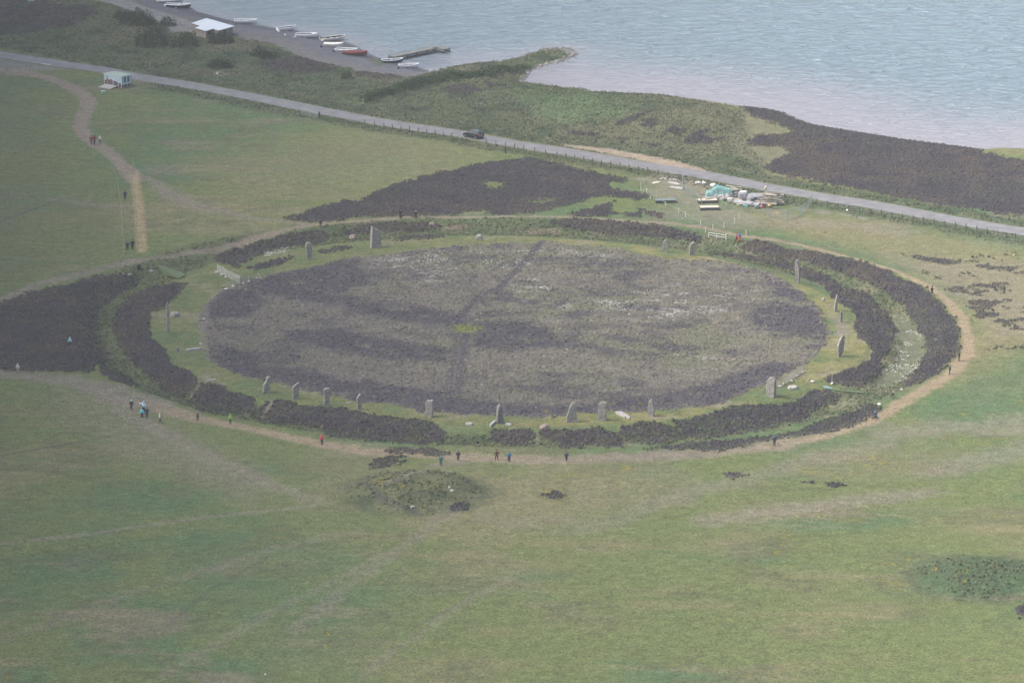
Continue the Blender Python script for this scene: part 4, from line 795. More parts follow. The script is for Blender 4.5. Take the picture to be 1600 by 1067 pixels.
# ================================================================ CAR
def car():
    a, b = place(726, 213.5), place(752, 219.5); d = (a-b).normalized(); c = place(740, 215.5); yaw = math.atan2(ROADW[7][1]-ROADW[8][1], ROADW[7][0]-ROADW[8][0])
    c.z = .07
    t_ = thing("parked_car", c, yaw, "dark blue black hatchback driving along the narrow road", "car")
    paint = mat("dark_car_paint", (.012,.016,.028), .25, .05, 3, spec=.6); glass = mat("car_glass", (.045,.055,.06), .12, .05, spec=.6); rub = mat("tyre_rubber", (.015,.015,.016), .85, .1)
    def ring(x, w0, w1, z0, z1, z2):   # lower body section
        return [(x,-w0,z0),(x,w0,z0),(x,w1,z1),(x,w1*.97,z2),(x,-w1*.97,z2),(x,-w1,z1)]
    MB().loft([ring(2.10,.55,.62,.30,.45,.58), ring(2.0,.74,.80,.24,.48,.70), ring(1.5,.80,.86,.22,.55,.84), ring(.9,.82,.88,.2,.6,.92), ring(-.6,.82,.88,.2,.62,.95), ring(-1.6,.80,.87,.22,.62,.98), ring(-1.95,.74,.80,.3,.62,.96), ring(-2.02,.6,.72,.4,.6,.86)]).build("body", paint, t_, smooth_=False, bevel=.03)
    def cr(x, w, z): return [(x, -w, z), (x, w, z)]
    cab = [[(.95,-.78,.92),(.95,.78,.92),(-1.98,.76,.96),(-1.98,-.76,.96)], [(.25,-.60,1.42),(.25,.60,1.42),(-1.62,.58,1.44),(-1.62,-.58,1.44)]]
    MB().loft(cab).build("windows", glass, t_, bevel=.04)
    rf = [[(.30,-.62,1.40),(.30,.62,1.40),(-1.66,.60,1.42),(-1.66,-.60,1.42)], [(.1,-.52,1.475),(.1,.52,1.475),(-1.5,.5,1.49),(-1.5,-.5,1.49)]]
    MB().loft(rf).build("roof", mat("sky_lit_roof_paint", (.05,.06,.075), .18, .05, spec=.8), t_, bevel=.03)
    for x in (.97, -.42, -1.3):
        for s_ in (-1, 1): MB().tube((x if x < .9 else .93, s_*.79, .93), ((x if x < .9 else .93)-(.68 if x > .9 else .04), s_*.605, 1.42), .035).build("window_pillar", paint, t_)
    for x in (1.32, -1.28):
        for s_ in (-1, 1):
            wl = MB().tube((x, s_*.70, .31), (x, s_*.90, .31), .31, n=18).build("wheel", rub, t_); MB().tube((x, s_*.89, .31), (x, s_*.915, .31), .19, n=12).build("rim", mat("alloy", (.35,.35,.36), .35, .05, metal=.8), wl)
    red = mat("tail_lamp_red", (.75,.03,.04), .3, .05)
    for s_ in (-1, 1):
        MB().box((-1.98, s_*.64, .80), (.14, .24, .22)).build("tail_light", red, t_, bevel=.02); MB().box((2.02, s_*.58, .60), (.16, .30, .16)).build("headlight", mat("lamp_glass", (.65,.68,.68), .15, .05), t_, bevel=.03)
        MB().box((.55, s_*.98, .98), (.14, .2, .13)).build("wing_mirror", paint, t_, bevel=.03)
    MB().box((-2.03, 0, .72), (.03, .52, .12)).build("number_plate", mat("yellow_plate", (.6,.5,.15), .5, .05), t_); MB().box((-2.02, 0, .42), (.08, 1.3, .14)).build("bumper", mat("bumper_plastic", (.02,.02,.022), .6, .1), t_, bevel=.02)
car()

# ================================================================ BOATS
def boat(u0, v0, u1, v1, hull, inner, rim, label, covered=None, wheel=None, wid=.42, outboard=False):
    g0, g1 = place(u0, v0+4.5), place(u1, v1+4.5); zb = max((g0.z+g1.z)/2, WATER_Z+.05); fb = .74
    a = Vector((*[float(q) for q in unproj(u0, v0, zb+fb)], 0)); b = Vector((*[float(q) for q in unproj(u1, v1, zb+fb+.15)], 0))
    d = b-a; L = d.length*1.1; yaw = math.atan2(d.y, d.x); c = (a+b)/2; c.z = zb
    t_ = thing("dinghy", c, yaw, label, "boat", "small boats drawn up on the loch shore"); W = L*wid*.5
    st = [(-.5,.80,.10,.0),(-.42,.88,.05,.0),(-.2,.98,.02,-.03),(.05,1.0,.02,-.03),(.25,.86,.04,.02),(.4,.52,.10,.10),(.48,.20,.22,.18),(.5,.04,.35,.22)]
    out, inn, gun = [], [], []
    for x, w_, k, sh in st:
        w2 = W*w_; top = fb+sh
        out.append([(x*L,-w2,top),(x*L,-w2*.93,top*.62),(x*L,-w2*.62,k+.10),(x*L,0,k),(x*L,w2*.62,k+.10),(x*L,w2*.93,top*.62),(x*L,w2,top)])
        x2 = x*.95
        inn.append([(x2*L,-w2*.90,top-.005),(x2*L,-w2*.82,top*.65),(x2*L,-w2*.5,k+.17),(x2*L,0,k+.14),(x2*L,w2*.5,k+.17),(x2*L,w2*.82,top*.65),(x2*L,w2*.90,top-.005)])
    def shell(rs, flip):
        mb = MB(); n = len(rs[0]); vs = [p for r in rs for p in r]; fs = []
        for i in range(len(rs)-1):
            for j in range(n-1): f = (i*n+j, i*n+j+1, (i+1)*n+j+1, (i+1)*n+j); fs.append(f)
        fs.append(tuple(range(n))); mb.add(vs, fs); return mb
    hb_ = shell(out, 0).build("hull", hull, t_, smooth_=False)
    if covered is None:
        shell(inn, 1).build("interior", inner, t_)
        for x in (-.30, -.02, .22):
            w_ = float(np.interp(x, [s[0] for s in st], [s[1] for s in st]))*W*.84; MB().box((x*L, 0, fb*.68), (.26, w_*2, .05)).build("thwart", rim, t_)
        MB().prism([(.26*L,-W*.7),(.47*L,-W*.16),(.47*L,W*.16),(.26*L,W*.7)], fb+.02, fb+.06).build("foredeck", rim, t_) if 'decked' in label else None
    else:
        tops = []
        for x, w_, k, sh in st: w2 = W*w_*1.02; tops.append([(x*L,-w2,fb+sh-.06),(x*L,-w2,fb+sh+.03),(x*L,-w2*.5,fb+sh+.14),(x*L,0,fb+sh+.18),(x*L,w2*.5,fb+sh+.14),(x*L,w2,fb+sh+.03),(x*L,w2,fb+sh-.06)])
        MB().loft(tops).build("cover", covered, t_)
    rl = MB()
    for s_ in (-1, 1): rl.path([(x*L, s_*W*w_*.97, fb+sh+.015) for x, w_, k, sh in st], .085)
    rl.tube((-.5*L, -W*.78, fb), (-.5*L, W*.78, fb), .05); rl.build("gunwale", rim, t_)
    MB().tube((-.42*L, 0, .04), (.42*L, 0, .06), .05).build("keel", hull, t_)
    if wheel: [MB().tube((-.05*L, s_*W*.75, .10), (-.05*L, s_*W*.75+s_*.12, .10), .2, n=12).build("trolley_wheel", wheel, t_) for s_ in (-1, 1)]
    if outboard: ob = MB().box((-.5*L-.16, 0, fb+.12), (.26, .24, .36)).build("outboard_motor", mat("motor_cowl", (.03,.03,.035), .5, .1), t_, bevel=.05); MB().box((-.5*L-.14, 0, fb-.35), (.1, .07, .6)).build("motor_shaft", mat("motor_leg", (.12,.12,.12), .5, .1), ob)
BW, BC, BB, BR = mat("white_hull", (.9,.9,.9), .45, .06), mat("cream_hull", (.80,.76,.68), .5, .06), mat("blue_hull", (.03,.06,.16), .45, .1), mat("red_cover", (.17,.035,.042), .8, .15)
INT, INL, NVY = mat("grey_boat_inside", (.20,.22,.24), .7, .2), mat("light_boat_inside", (.42,.43,.43), .7, .15), mat("navy_hull", (.02,.026,.05), .5, .1)
WHL = mat("trolley_tyre", (.55,.55,.55), .7, .1); M_DARKIN = mat("dark_boat_inside", (.06,.065,.075), .7, .2)
boat(247,.5,284,-2, mat("pinkish_hull", (.55,.50,.50), .5, .08), INL, BW, "pale pinkish white boat cut by the top edge of the photo")
boat(260,6.5,296,6.5, NVY, INL, BW, "navy hulled boat with a white top and a hanging fender, top left of the beach", wheel=WHL)
boat(368,31.5,400,30.5, BW, INL, BW, "white boat on the shingle just right of the pale roofed boathouse")
boat(434.5,44,460,40.5, BW, M_DARKIN, BW, "white boat with a grey inside, second right of the boathouse", wheel=WHL)
boat(463.5,53,494,52.5, BW, M_DARKIN, BW, "white decked boat lying flat left of the cream pair", wheel=WHL)
boat(504,60,537,55.5, BC, M_DARKIN, BC, "cream boat with a dark inside, rear one of the cream pair", outboard=True)
boat(507.5,68,535,67.5, BC, INL, BC, "cream boat with a cover strap, front one of the cream pair", covered=BC)
boat(525.5,76,557,76.5, BW, INT, BW, "long white boat half hidden behind the red covered boat")
boat(537.5,81,572,80.5, BR, INT, BR, "boat under a dark red cover on the beach", covered=BR)
boat(598.5,94,628,91.5, BB, M_DARKIN, BW, "blue hulled boat with a white rim beside the jetty")
boat(624,101,653,100, BW, M_DARKIN, BW, "white boat on a trolley nearest the grassy end of the beach", wheel=mat("dark_trolley_tyre", (.03,.03,.03), .8, .1))
for u, v, m_, lb in ((436,51.5,WHL,"white mooring buoy behind the second white boat"),(446,57,WHL,"white mooring buoy on the shingle between two white boats"),(461,60,WHL,"white mooring buoy at the stern of the decked white boat"),(502,74.5,BB,"blue mooring buoy left of the cream pair of boats"),(521.5,82,NVY,"dark mooring buoy left of the red covered boat"),(622.5,108,NVY,"dark mooring buoy at the stern of the white boat on a trolley"),(283,12.5,WHL,"white fender standing against the navy hulled boat"),(258,11.5,WHL,"pale fender behind the navy hulled boat's stern")):
    t_ = thing("mooring_buoy", place(u, v), 0, lb, "buoy"); MB().ball((0,0,.24), .27, 10, 7).build("float", m_, t_, smooth_=True); MB().tube((0,0,.46), (0,0,.58), .06).build("eye", m_, t_)

# ---------------------------------------------------------------- jetty
def jetty():
    M_DECK, M_PILE = mat("weathered_jetty_deck", (.19,.19,.185), .9, .25, 2), mat("dark_jetty_timber", (.055,.052,.052), .9, .25, 3)
    zt = WATER_Z+.95; A, B, D = [Vector((*[float(q) for q in unproj(u, v, zt)], 0)) for u, v in ((612,88.5),(681,73.8),(699,76.3))]
    t_ = thing("jetty", Vector((A.x, A.y, WATER_Z)), 0, "low L-shaped jetty of grey boards reaching into the loch", "jetty"); o = Vector((A.x, A.y, WATER_Z))
    for p, q, w_, ext in ((A, B, 1.0, .9), (B, D, 1.1, 1.1)):
        d = (q-p).normalized(); n = Vector((-d.y, d.x, 0)); L = (q-p).length
        pl = MB(); k = int(L/.45)
        for i in range(k): c = p+d*(L*(i+.5)/k)-o; pl.box((c.x, c.y, zt-WATER_Z), (L/k*.9, w_*2, .09), math.atan2(d.y, d.x))
        pl.build("deck", M_DECK, t_)
        for s_ in (-1, 1):
            for zz, hh, m_ in ((.72, .22, M_DECK), (.30, .34, M_PILE)):
                c = p+d*(L/2)+n*s_*w_*.95-o; MB().box((c.x, c.y, zz), (L*.99, .12, hh), math.atan2(d.y, d.x)).build("side_beam", m_, t_)
        for i in range(int(L/3)+1):
            for s_ in (-1, 1): c = p+d*min(L, 3*i+.3)+n*s_*(w_+.12)-o; MB().tube((c.x, c.y, -1.2), (c.x, c.y, 1.05), .11).build("pile", M_PILE, t_)
jetty()
rock("shingle_heap", 622, 90.5, 26, 4, "brown stony heap where the jetty meets the beach", mat("brown_shingle", (.12,.10,.10), .95, .3, 3), "stone heap", None, .3, 2.2)

# ================================================================ BOATHOUSE
def boathouse():
    zr = 1.9; P = [(299.6,37),(322.7,29.5),(366.5,42),(342,48.6),(333,46),(321.5,49.5),(304.7,44.4),(313,41.6)]
    W_ = [unproj(u, v, zr) for u, v in P]; W_ = [(float(a), float(b)) for a, b in W_]; cx = sum(p[0] for p in W_)/8; cy = sum(p[1] for p in W_)/8
    g = float(min(base_z(np.array([p[0] for p in W_]), np.array([p[1] for p in W_]))))-.2
    L = [(x-cx, y-cy) for x, y in W_]; t_ = thing("boathouse", (cx, cy, g), 0, "low boathouse with an L-shaped pale metal roof above the beach", "boathouse")
    zz = zr-g
    MB().prism(L, zz, zz+.10).build("roof", mat("pale_metal_roof", (.62,.66,.70), .45, .06, 1.2), t_)
    MB().prism([(x*.95, y*.95) for x, y in L], zz-.20, zz-.003).build("fascia", mat("brown_fascia", (.16,.125,.10), .8, .2), t_)
    MB().prism([(x*.93, y*.93) for x, y in L], 0, zz-.203).build("wall", mat("brown_block_wall", (.22,.195,.18), .9, .2, 2), t_)
    a, b = Vector(L[3])*.93, Vector(L[2])*.93; d = (b-a).normalized(); yaw = math.atan2(d.y, d.x); c = a+d*2.2; n = Vector((d.y, -d.x))*.03
    dr = MB().box((c.x+n.x, c.y+n.y, 1.0), (1.1, .06, 2.0), yaw).build("door", mat("dark_door", (.05,.05,.055), .7, .15), t_); h = c+d*.4+n*2.4; MB().box((h.x, h.y, 1.0), (.12, .05, .05), yaw).build("handle", mat("alloy", (.35,.35,.36), .35, .05, metal=.8), dr)
    a, b = Vector(L[5])*.93, Vector(L[4])*.93; c = (a+b)/2; d = (b-a).normalized(); n = Vector((d.y, -d.x))*.02; wn = MB().box((c.x+n.x, c.y+n.y, 1.5), (.9, .05, .8), math.atan2(d.y, d.x)).build("window", mat("window_glass", (.03,.035,.04), .15, .05), t_)
boathouse()

# ================================================================ KIOSK
def kiosk():
    b = place(190.5, 138.5); yaw = R(-40); L, D_, Hh = 4.75, 2.7, 2.35
    t_ = thing("visitor_kiosk", b, 0, "small pale blue kiosk with picture panels and a fold-down ramp beside the road", "kiosk")
    ex = Vector((math.cos(yaw), math.sin(yaw), 0)); ey = Vector((-math.sin(yaw), math.cos(yaw), 0)); blue, post = mat("pale_blue_panel", (.34,.47,.56), .6, .08), mat("white_post", (.62,.62,.60), .6, .06)
    c = lambda x, y, z: tuple(ex*x+ey*y+Vector((0, 0, z)))     # x runs left (negative) along the front, y runs back
    MB().box(c(-L/2, D_/2, 1.45), (L, D_, 1.6), yaw).build("wall", blue, t_)
    MB().box(c(-L/2, D_/2, .42), (L-.02, D_-.02, .50), yaw).build("plinth_wall", mat("dark_lower_panel", (.075,.055,.075), .7, .25, 2), t_)
    MB().box(c(-L/2, D_/2, .1), (L-.1, D_-.1, .16), yaw).build("base_frame", mat("alloy", (.35,.35,.36), .35, .05, metal=.8), t_)
    MB().box(c(-L/2, D_/2, 2.31), (L+.3, D_+.3, .12), yaw).build("roof_edge", post, t_); MB().box(c(-L/2, D_/2, 2.40), (L+.05, D_+.05, .07), yaw).build("roof", mat("green_grey_roof", (.30,.38,.33), .8, .1), t_)
    # front picture panel (flat printed shapes, front face at y=0)
    pn = MB().box(c(-L/2, -.02, 1.45), (L-.1, .03, 1.55), yaw).build("picture_panel", mat("printed_sky", (.42,.55,.64), .5, .1, .8), t_)
    def pr(pts, col, nm, off=.006):
        mb = MB(); vs = [c(x, -.036-off, z) for x, z in pts]+[c(x, -.036-off-.004, z) for x, z in pts]; n = len(pts)
        mb.add(vs, [tuple(range(n)), tuple(range(2*n-1, n-1, -1))]+[(i, n+i, n+(i+1) % n, (i+1) % n) for i in range(n)]); mb.build(nm, mat(nm+"_print", col, .6, .3, 4), pn)
    pr([(-4.65,.70),(-4.65,1.1),(-3.9,1.25),(-3.2,1.35),(-2.4,1.30),(-1.6,1.15),(-.8,1.0),(-.1,.92),(-.1,.70)], (.10,.055,.085), "printed_hills")
    pr([(-4.2,.70),(-4.1,1.6),(-3.95,2.05),(-3.8,1.95),(-3.7,1.3),(-3.65,.70)], (.22,.15,.10), "printed_stone", .012)
    pr([(-3.4,1.15),(-3.2,1.45),(-2.8,1.55),(-2.5,1.4),(-2.3,1.2)], (.36,.17,.22), "printed_cloud", .012)
    for x in (-L+.05, -2.35, -.9, -.03): MB().box(c(x, -.06, 1.15), (.10, .06, 2.2), yaw).build("post", post, t_)
    for y in (.85, 1.75):
        q = MB().box(c(.012, y, 1.55), (.04, .42, 1.05), yaw).build("window", mat("window_glass", (.03,.035,.04), .15, .05), t_); 
        for s_ in (-1, 1): MB().box(c(.02, y+s_*.24, 1.55), (.06, .05, 1.13), yaw).build("frame", post, q)
    for y in (.5, 1.5, 2.35): MB().box(c(.03, y, .42), (.05, .08, .8), yaw).build("post", post, t_)
    MB().box(c(.01, 1.3, .78), (.05, 2.6, .10), yaw).build("rail", post, t_)
    rm = MB(); vs = [c(-4.2, -.1, .42), c(-1.05, -.1, .42), c(-1.15, -2.1, .06), c(-4.4, -2.1, .06)]; vs2 = [(x, y, z-.06) for x, y, z in vs]
    rm.add(vs+vs2, [(3,2,1,0),(4,5,6,7),(0,1,5,4),(1,2,6,5),(2,3,7,6),(3,0,4,7)]).build("ramp", mat("grey_ramp", (.36,.35,.35), .7, .1), t_)
kiosk()
b_ = place(161.5, 146); t_ = thing("roadside_crate", b_, .4, "small pale green crate in the grass in front of the kiosk", "crate")
MB().box((0,0,.22), (.7,.5,.44)).build("box", mat("mint_plastic", (.30,.48,.44), .6, .1), t_, bevel=.04); MB().box((0,0,.46), (.76,.56,.06)).build("lid", mat("pale_lid", (.5,.6,.58), .6, .1), t_)
b_ = place(217, 422); t_ = thing("litter_bin", b_, .2, "dark square bin at the path corner below the straw strip", "bin")
MB().box((0,0,.42), (.62,.55,.84)).build("body", mat("dark_bin", (.016,.02,.035), .6, .1), t_, bevel=.04); MB().box((0,0,.88), (.68,.6,.08)).build("lid", mat("dark_bin_lid", (.02,.024,.036), .5, .1), t_)

# ================================================================ FENCES, POSTS, SIGNS
M_POST = mat("old_fence_post", (.085,.08,.073), .9, .25, 3); M_WPOST = mat("white_path_post", (.60,.60,.58), .7, .08); M_WIRE = mat("galvanised_wire", (.22,.23,.23), .5, .1); M_PALE = mat("pale_timber", (.40,.35,.28), .85, .15, 3)
def road_fence():
    P = [(570,195.5),(600,201),(640,207),(680,212.5),(706,217)]; Q = [(760,227),(790,231),(818,236),(870,246.5),(912,253.5),(954,262.5),(1012,270),(1060,281.5)]
    Rr = [(1276,321),(1326,330.5),(1377,338.5),(1426,347),(1476,354.5),(1509,360),(1559,369.5),(1600,377),(1680,394)]
    for line, lb in ((P, "low wire fence with dark posts on the near verge left of the car"), (Q, "wire fence with dark posts on the near verge right of the car"), (Rr, "wire fence with dark posts beside the road at the right edge")):
        pts = []
        for (u0, v0), (u1, v1) in zip(line[:-1], line[1:]):
            k = max(1, round((u1-u0)/15.5)); pts += [(u0+(u1-u0)*i/k, v0+(v1-v0)*i/k) for i in range(k)]
        pts.append(line[-1]); W_ = [place(*p) for p in pts]; o = W_[0]; t_ = thing("roadside_fence", o, 0, lb, "fence")
        for p in W_: q = p-o; hh = random.uniform(1.0, 1.2); MB().tube((q.x, q.y, q.z-.2), (q.x+random.uniform(-.05,.05), q.y, q.z+hh), .095, .085).build("post", M_POST, t_)
        for z in (.45, .75, 1.0): MB().path([(p-o)+Vector((0, 0, z)) for p in W_], .012, 4).build("wire", M_WIRE, t_)
road_fence()
def postobj(u, v, hpx, r, m, label, name="marker_post", cat="post", group=None, plate=None, lean=0):
    b = place(u, v); h = hpx/(scale_at(b)*math.cos(PITCH)); t_ = thing(name, b, 0, label, cat, group)
    MB().tube((0,0,-.15), (lean,0,h), r, r*.9, 8).build("shaft", m, t_)
    if plate: MB().box((0, -.07, h-plate[1]/2), (plate[0], .05, plate[1])).build("sign_plate", plate[2], t_)
    else: MB().tube((lean,0,h-.003), (lean,0,h+.05), r*1.25, r*.7, 8).build("cap", m, t_)
M_SIGN = mat("sign_white", (.7,.7,.7), .5, .05)
postobj(339.6,126.5,13.5,.05,M_WIRE,"white square sign on a thin post beyond the road","road_sign","sign",None,(.5,.45,M_SIGN))
postobj(234.5,110,12.5,.05,M_PALE,"thin pale post in the rough grass beyond the kiosk"); postobj(567.5,162,9,.09,M_PALE,"short pale stump post at the end of the hedge bank")
postobj(823,96.5,9.5,.12,M_POST,"dark post standing on the grassy spit"); postobj(584,90,16,.05,mat("teal_pole", (.22,.34,.33), .6, .1),"thin pole with a white top by the red covered boat","pole_sign","sign",None,(.4,.4,M_SIGN))
postobj(790,240,9,.14,mat("dark_green_post", (.02,.045,.04), .8, .1),"thick dark green post on the near verge right of the car","gate_post","post"); postobj(499,184.5,9,.16,mat("dark_green_post", (.02,.045,.04), .8, .1),"thick dark green post at the right end of the field gate","gate_post","post")
postobj(267.5,411.5,8,.05,M_POST,"thin dark post on the path edge above the green ditch crossing"); postobj(229,424,6,.05,M_POST,"short dark stick right of the bin")
WP = [(1001.5,298,12),(1005.5,285,5),(1010.6,303,7.5),(1017,311.5,6),(1039.6,322.8,7),(1060.7,333,7),(1071.5,339.5,7.5),(1094.7,353.3,8),(1102.5,363.7,8),(1114,359,8),(1131,356,8),(1148,350,8.5),(1155,341.8,8),(1119.7,375.6,6.5),(1166,368.2,8)]
for i, (u, v, h) in enumerate(WP): postobj(u, v, h, .07, M_WPOST, "slim white marker post of the roped walkway near the building materials", "marker_post", "post", "white posts of the roped walkway")
def rail(pts, z, label):
    W_ = [place(*p) for p in pts]; o = W_[0]; t_ = thing("handrail", o, 0, label, "handrail")
    for z_ in z: MB().path([(p-o)+Vector((0,0,z_)) for p in W_], .05).build("rail", M_WPOST, t_)
    q = W_[-1]-o; MB().tube((q.x, q.y, -.1), (q.x, q.y, q.z+1.25), .08).build("post", M_WPOST, t_); MB().tube((0,0,-.1), (0,0,1.0), .06).build("post", M_WPOST, t_)
rail([(1107,371),(1134.6,377)], (.95, .55), "white handrail at the rear ditch crossing")
def rope(pts, z, label, r=.028, step=7):
    W_ = [place(*p) for p in pts]; o = W_[0]; t_ = thing("rope_barrier", o, 0, label, "rope barrier"); M_R = mat("pale_rope", (.24,.26,.17), .9, .1)
    MB().path([(p-o)+Vector((0,0,z+(-.05 if i % 2 else 0))) for i, p in enumerate(W_)], r, 4).build("rope", M_R, t_)
    for p in W_: q = p-o; MB().tube((q.x, q.y, q.z-.1), (q.x, q.y, q.z+z+.05), .022).build("stake", M_R, t_)
rope([(172,263),(177,268),(181,273),(183,281),(184,290),(186,300),(187,310),(189,322),(190,334),(191,350),(191.5,365),(193,373),(193,386),(192.5,400),(186,409),(172,415)], .3, "pale rope line on stakes left of the straw strip")
rope([(207,251),(209,263),(204,270),(203,282),(206,296),(209,314),(211,330),(212,350),(213,372),(214,393)], .3, "pale rope line on stakes along the left side of the straw strip")
rope([(1005,287),(1011,304),(1040,324),(1061,334),(1072,341),(1095,355),(1103,364)], .8, "thin rope strung between the white walkway posts", .025)
# gate
a, b = place(470.5,180.5), place(496.5,186); d = b-a; yaw = math.atan2(d.y, d.x); L = math.hypot(d.x, d.y)
t_ = thing("field_gate", a, yaw, "grey five-barred metal field gate beside the road", "gate"); M_GATE = mat("gate_steel", (.30,.36,.38), .5, .1, metal=.3)
for z in (.25,.5,.75,1.0,1.25): MB().tube((.1,0,z), (L-.1,0,z), .045 if z > 1.2 else .025).build("bar", M_GATE, t_)
for x in (.1, L*.5, L-.1): MB().tube((x,0,.15), (x,0,1.3), .04).build("upright", M_GATE, t_)
# netting fences
def netting(pts, h, label, col, spacing=.22, r=.016, posts=True, pm=None, top=True):
    W_ = [place(*p) for p in pts]; o = W_[0]; t_ = thing("netting_fence", o, 0, label, "netting fence"); m_ = mat("netting_%d" % int(col[0]*1000), col, .8, .1); pm = pm or M_PALE
    for i, p in enumerate(W_):
        q = p-o; MB().tube((q.x, q.y, q.z-.2), (q.x, q.y, q.z+h*random.uniform(1.0, 1.15)), .055).build("post", pm, t_)
        if i == len(W_)-1: continue
        q2 = W_[i+1]-o; d = q2-q; n = max(2, int(d.length/spacing)); mb = MB()
        for k in range(1, n): c = q+d*(k/n); mb.tube((c.x, c.y, c.z+.05), (c.x, c.y, c.z+h*.93), r, n=3)
        for k in range(int(h/spacing)+1): z = .05+(h*.9)*k/int(h/spacing); mb.tube((q.x, q.y, q.z+z), (q2.x, q2.y, q2.z+z), r*(1.8 if k == int(h/spacing) and top else 1), n=3)
        mb.build("net_panel", m_, t_)
    return t_
PN = (.46,.46,.44)
t_ = netting([(339.5,425),(348.5,429),(354.5,433.5),(364.5,438),(376,443.5)], 1.3, "pale netting fence panels closing the ring grass at the rear left", PN, .2, .028)
netting([(355.5,449.5),(364.5,445.5),(376,443.5),(389,439.5),(405,436.5)], .95, "lower netting fence line along the moor edge at the rear left", (.36,.36,.34), .24, .022)
netting([(1211.5,605.5),(1225,601.5),(1244,588),(1254.5,581.5)], 1.25, "netting fence line along the moor edge beside the big chamfered stone", (.34,.33,.33), .22, .024)
def plank(u0, v0, z0, u1, v1, z1, label, w_=.12):
    a, b = place(u0, v0), place(u1, v1); b = b+Vector((0,0,z1)); a = a+Vector((0,0,z0)); o = a.copy(); d = b-a
    q = d.to_track_quat('Z', 'Y').to_matrix().to_4x4(); mb = MB().box((0,0,d.length/2), (w_, w_*.7, d.length), 0, q); tag(mb.build("plank", M_PALE, None, o), label, "plank")
plank(358,449.5,.05,363.5,451,0.05,"pale plank propped at the foot of the rear left netting"); plank(403,436.5,1.05,409,437.5,.05,"pale plank leaning at the right end of the rear left netting")
plank(1238,597.5,1.45,1245,598,.0,"pale plank leaning left, first of two beside the right netting"); plank(1268,598,1.35,1259,598.5,.0,"pale plank leaning right, second of two beside the right netting")
plank(1308,470,.25,1341,473.5,.2,"long pale plank lying on the heather beside the narrow leaning stone", .2); plank(344,449,.1,356,447.5,.15,"pale plank flat on the grass left of the rear left netting", .14)
postobj(1300,599.5,14,.06,M_PALE,"pale upright post with a white foot at the right heather corner")
SB = mat("white_sandbag", (.58,.57,.54), .9, .1)
for u, v, wd, lb in ((338.6,426,6,"white sandbag at the far post of the rear left netting"),(346,430.5,5,"white sandbag at the second post of the rear left netting"),(352.5,434,4,"white sandbag at the middle of the rear left netting"),(353.5,452.5,7,"largest white sandbag at the near end of the rear left netting"),(364,448,6,"white sandbag below the propped plank"),(380,443.5,4,"white sandbag right of the tall netting panel"),(389,440.5,5,"white sandbag under the lone netting post"),(401,435.5,3.5,"small white sandbag left of the leaning plank"),(404.5,436.5,3,"tiny white sandbag at the foot of the leaning plank"),
  (1219,604.5,8,"white sandbag pair of humps behind the big chamfered stone"),(1225,600.5,6,"white sandbag at the second post of the right netting"),(1237,596,6,"white sandbag at the foot of the left leaning plank"),(1246,588,5,"white sandbag at the third post of the right netting"),(1255,582,4,"white sandbag at the far post of the right netting"),(1270,597,9,"white sandbag at the foot of the right leaning plank"),(1301,600,9,"white sandbag round the foot of the upright post"),(1374,632.5,9,"white sandbag at the end of the outer heather strip"),(1409,609.5,5,"white sandbag at the right ditch edge")):
    b = place(u, v); k = scale_at(b); mb = MB().ball((0,0,.10), (wd/k/2, wd/k/2.6, .17), 9, 6, .12); tag(mb.build("sandbag", SB, None, b, random.random()*3, True), lb, "sandbag")
def ground_sheet(pts, label, m, name="ground_mat"):
    W_ = [place(*p) for p in pts]; o = W_[0]; n = len(W_); vs = [(p-o)+Vector((0,0,.22)) for p in W_]+[(p-o)+Vector((0,0,.18)) for p in W_]
    mb = MB().add(vs, [tuple(range(n)), tuple(range(2*n-1, n-1, -1))]+[(i, n+i, n+(i+1) % n, (i+1) % n) for i in range(n)]); tag(mb.build(name, m, None, o), label, "ground mat")
ground_sheet([(1285,604.5),(1292,605),(1301,608.5),(1300,610),(1288,608.5)], "pale teal mat at the upper end of the right ditch crossing", mat("teal_mat", (.16,.25,.24), .8, .15, 3))
M_GMAT = mat("green_mesh_mat", (.09,.125,.06), .9, .25, 2)
ground_sheet([(1303,609.5),(1330,611.5),(1350,613.5),(1350,616),(1330,614.5),(1303,611.5)], "green mesh mat laid across the right ditch crossing", M_GMAT)
ground_sheet([(244,421),(262,419.5),(291,431),(279,437),(258,431)], "emerald mesh mat on the left ditch crossing", M_GMAT)

# ================================================================ BUILDING MATERIALS BY THE ROAD
def tarp_heap():
    b = place(1123, 307); k = scale_at(b); t_ = thing("tarped_stack", b, 0, "heap of materials under a teal net tarpaulin by the road", "tarp heap")
    m_ = mat("teal_net_tarp", (.165,.305,.29), .75, .4, 2.2, bump=.6)
    pr = [(-22,2.0),(-20,9),(-12,10),(-8,17),(-2,18),(8,16),(16,14),(22,13),(21,7),(13,1)]
    rings = []
    for y, s_ in ((-1.3,.92),(-1.0,1.0),(0,1.0),(1.2,.9),(2.0,.6)):
        rings.append([((p[0]+random.uniform(-.8,.8))/k*s_, y+p[1]/k*.25, (p[1]*s_+random.uniform(-.7,.7))/k*.9) for p in pr])
    MB().loft([list(reversed(r)) for r in rings]).build("tarpaulin", m_, t_)
    for x, y, z, a in ((-9,.1,18.5,2.4),(2,-.4,15,2.2),(10,-.6,13,2.0),(15,-.2,13.5,2.2)): MB().ball((x/k, y, z/k*.9), (a/k, a/k*.8, a/k*.6), 8, 5, .2).build("weight_bag", SB, t_)
    MB().ball((-9/k, .6, 19/k*.9), (4.6/k, .5, 2.6/k), 9, 6, .15).build("white_sack", mat("bright_white_sack", (.75,.76,.77), .8, .08), t_)
tarp_heap()
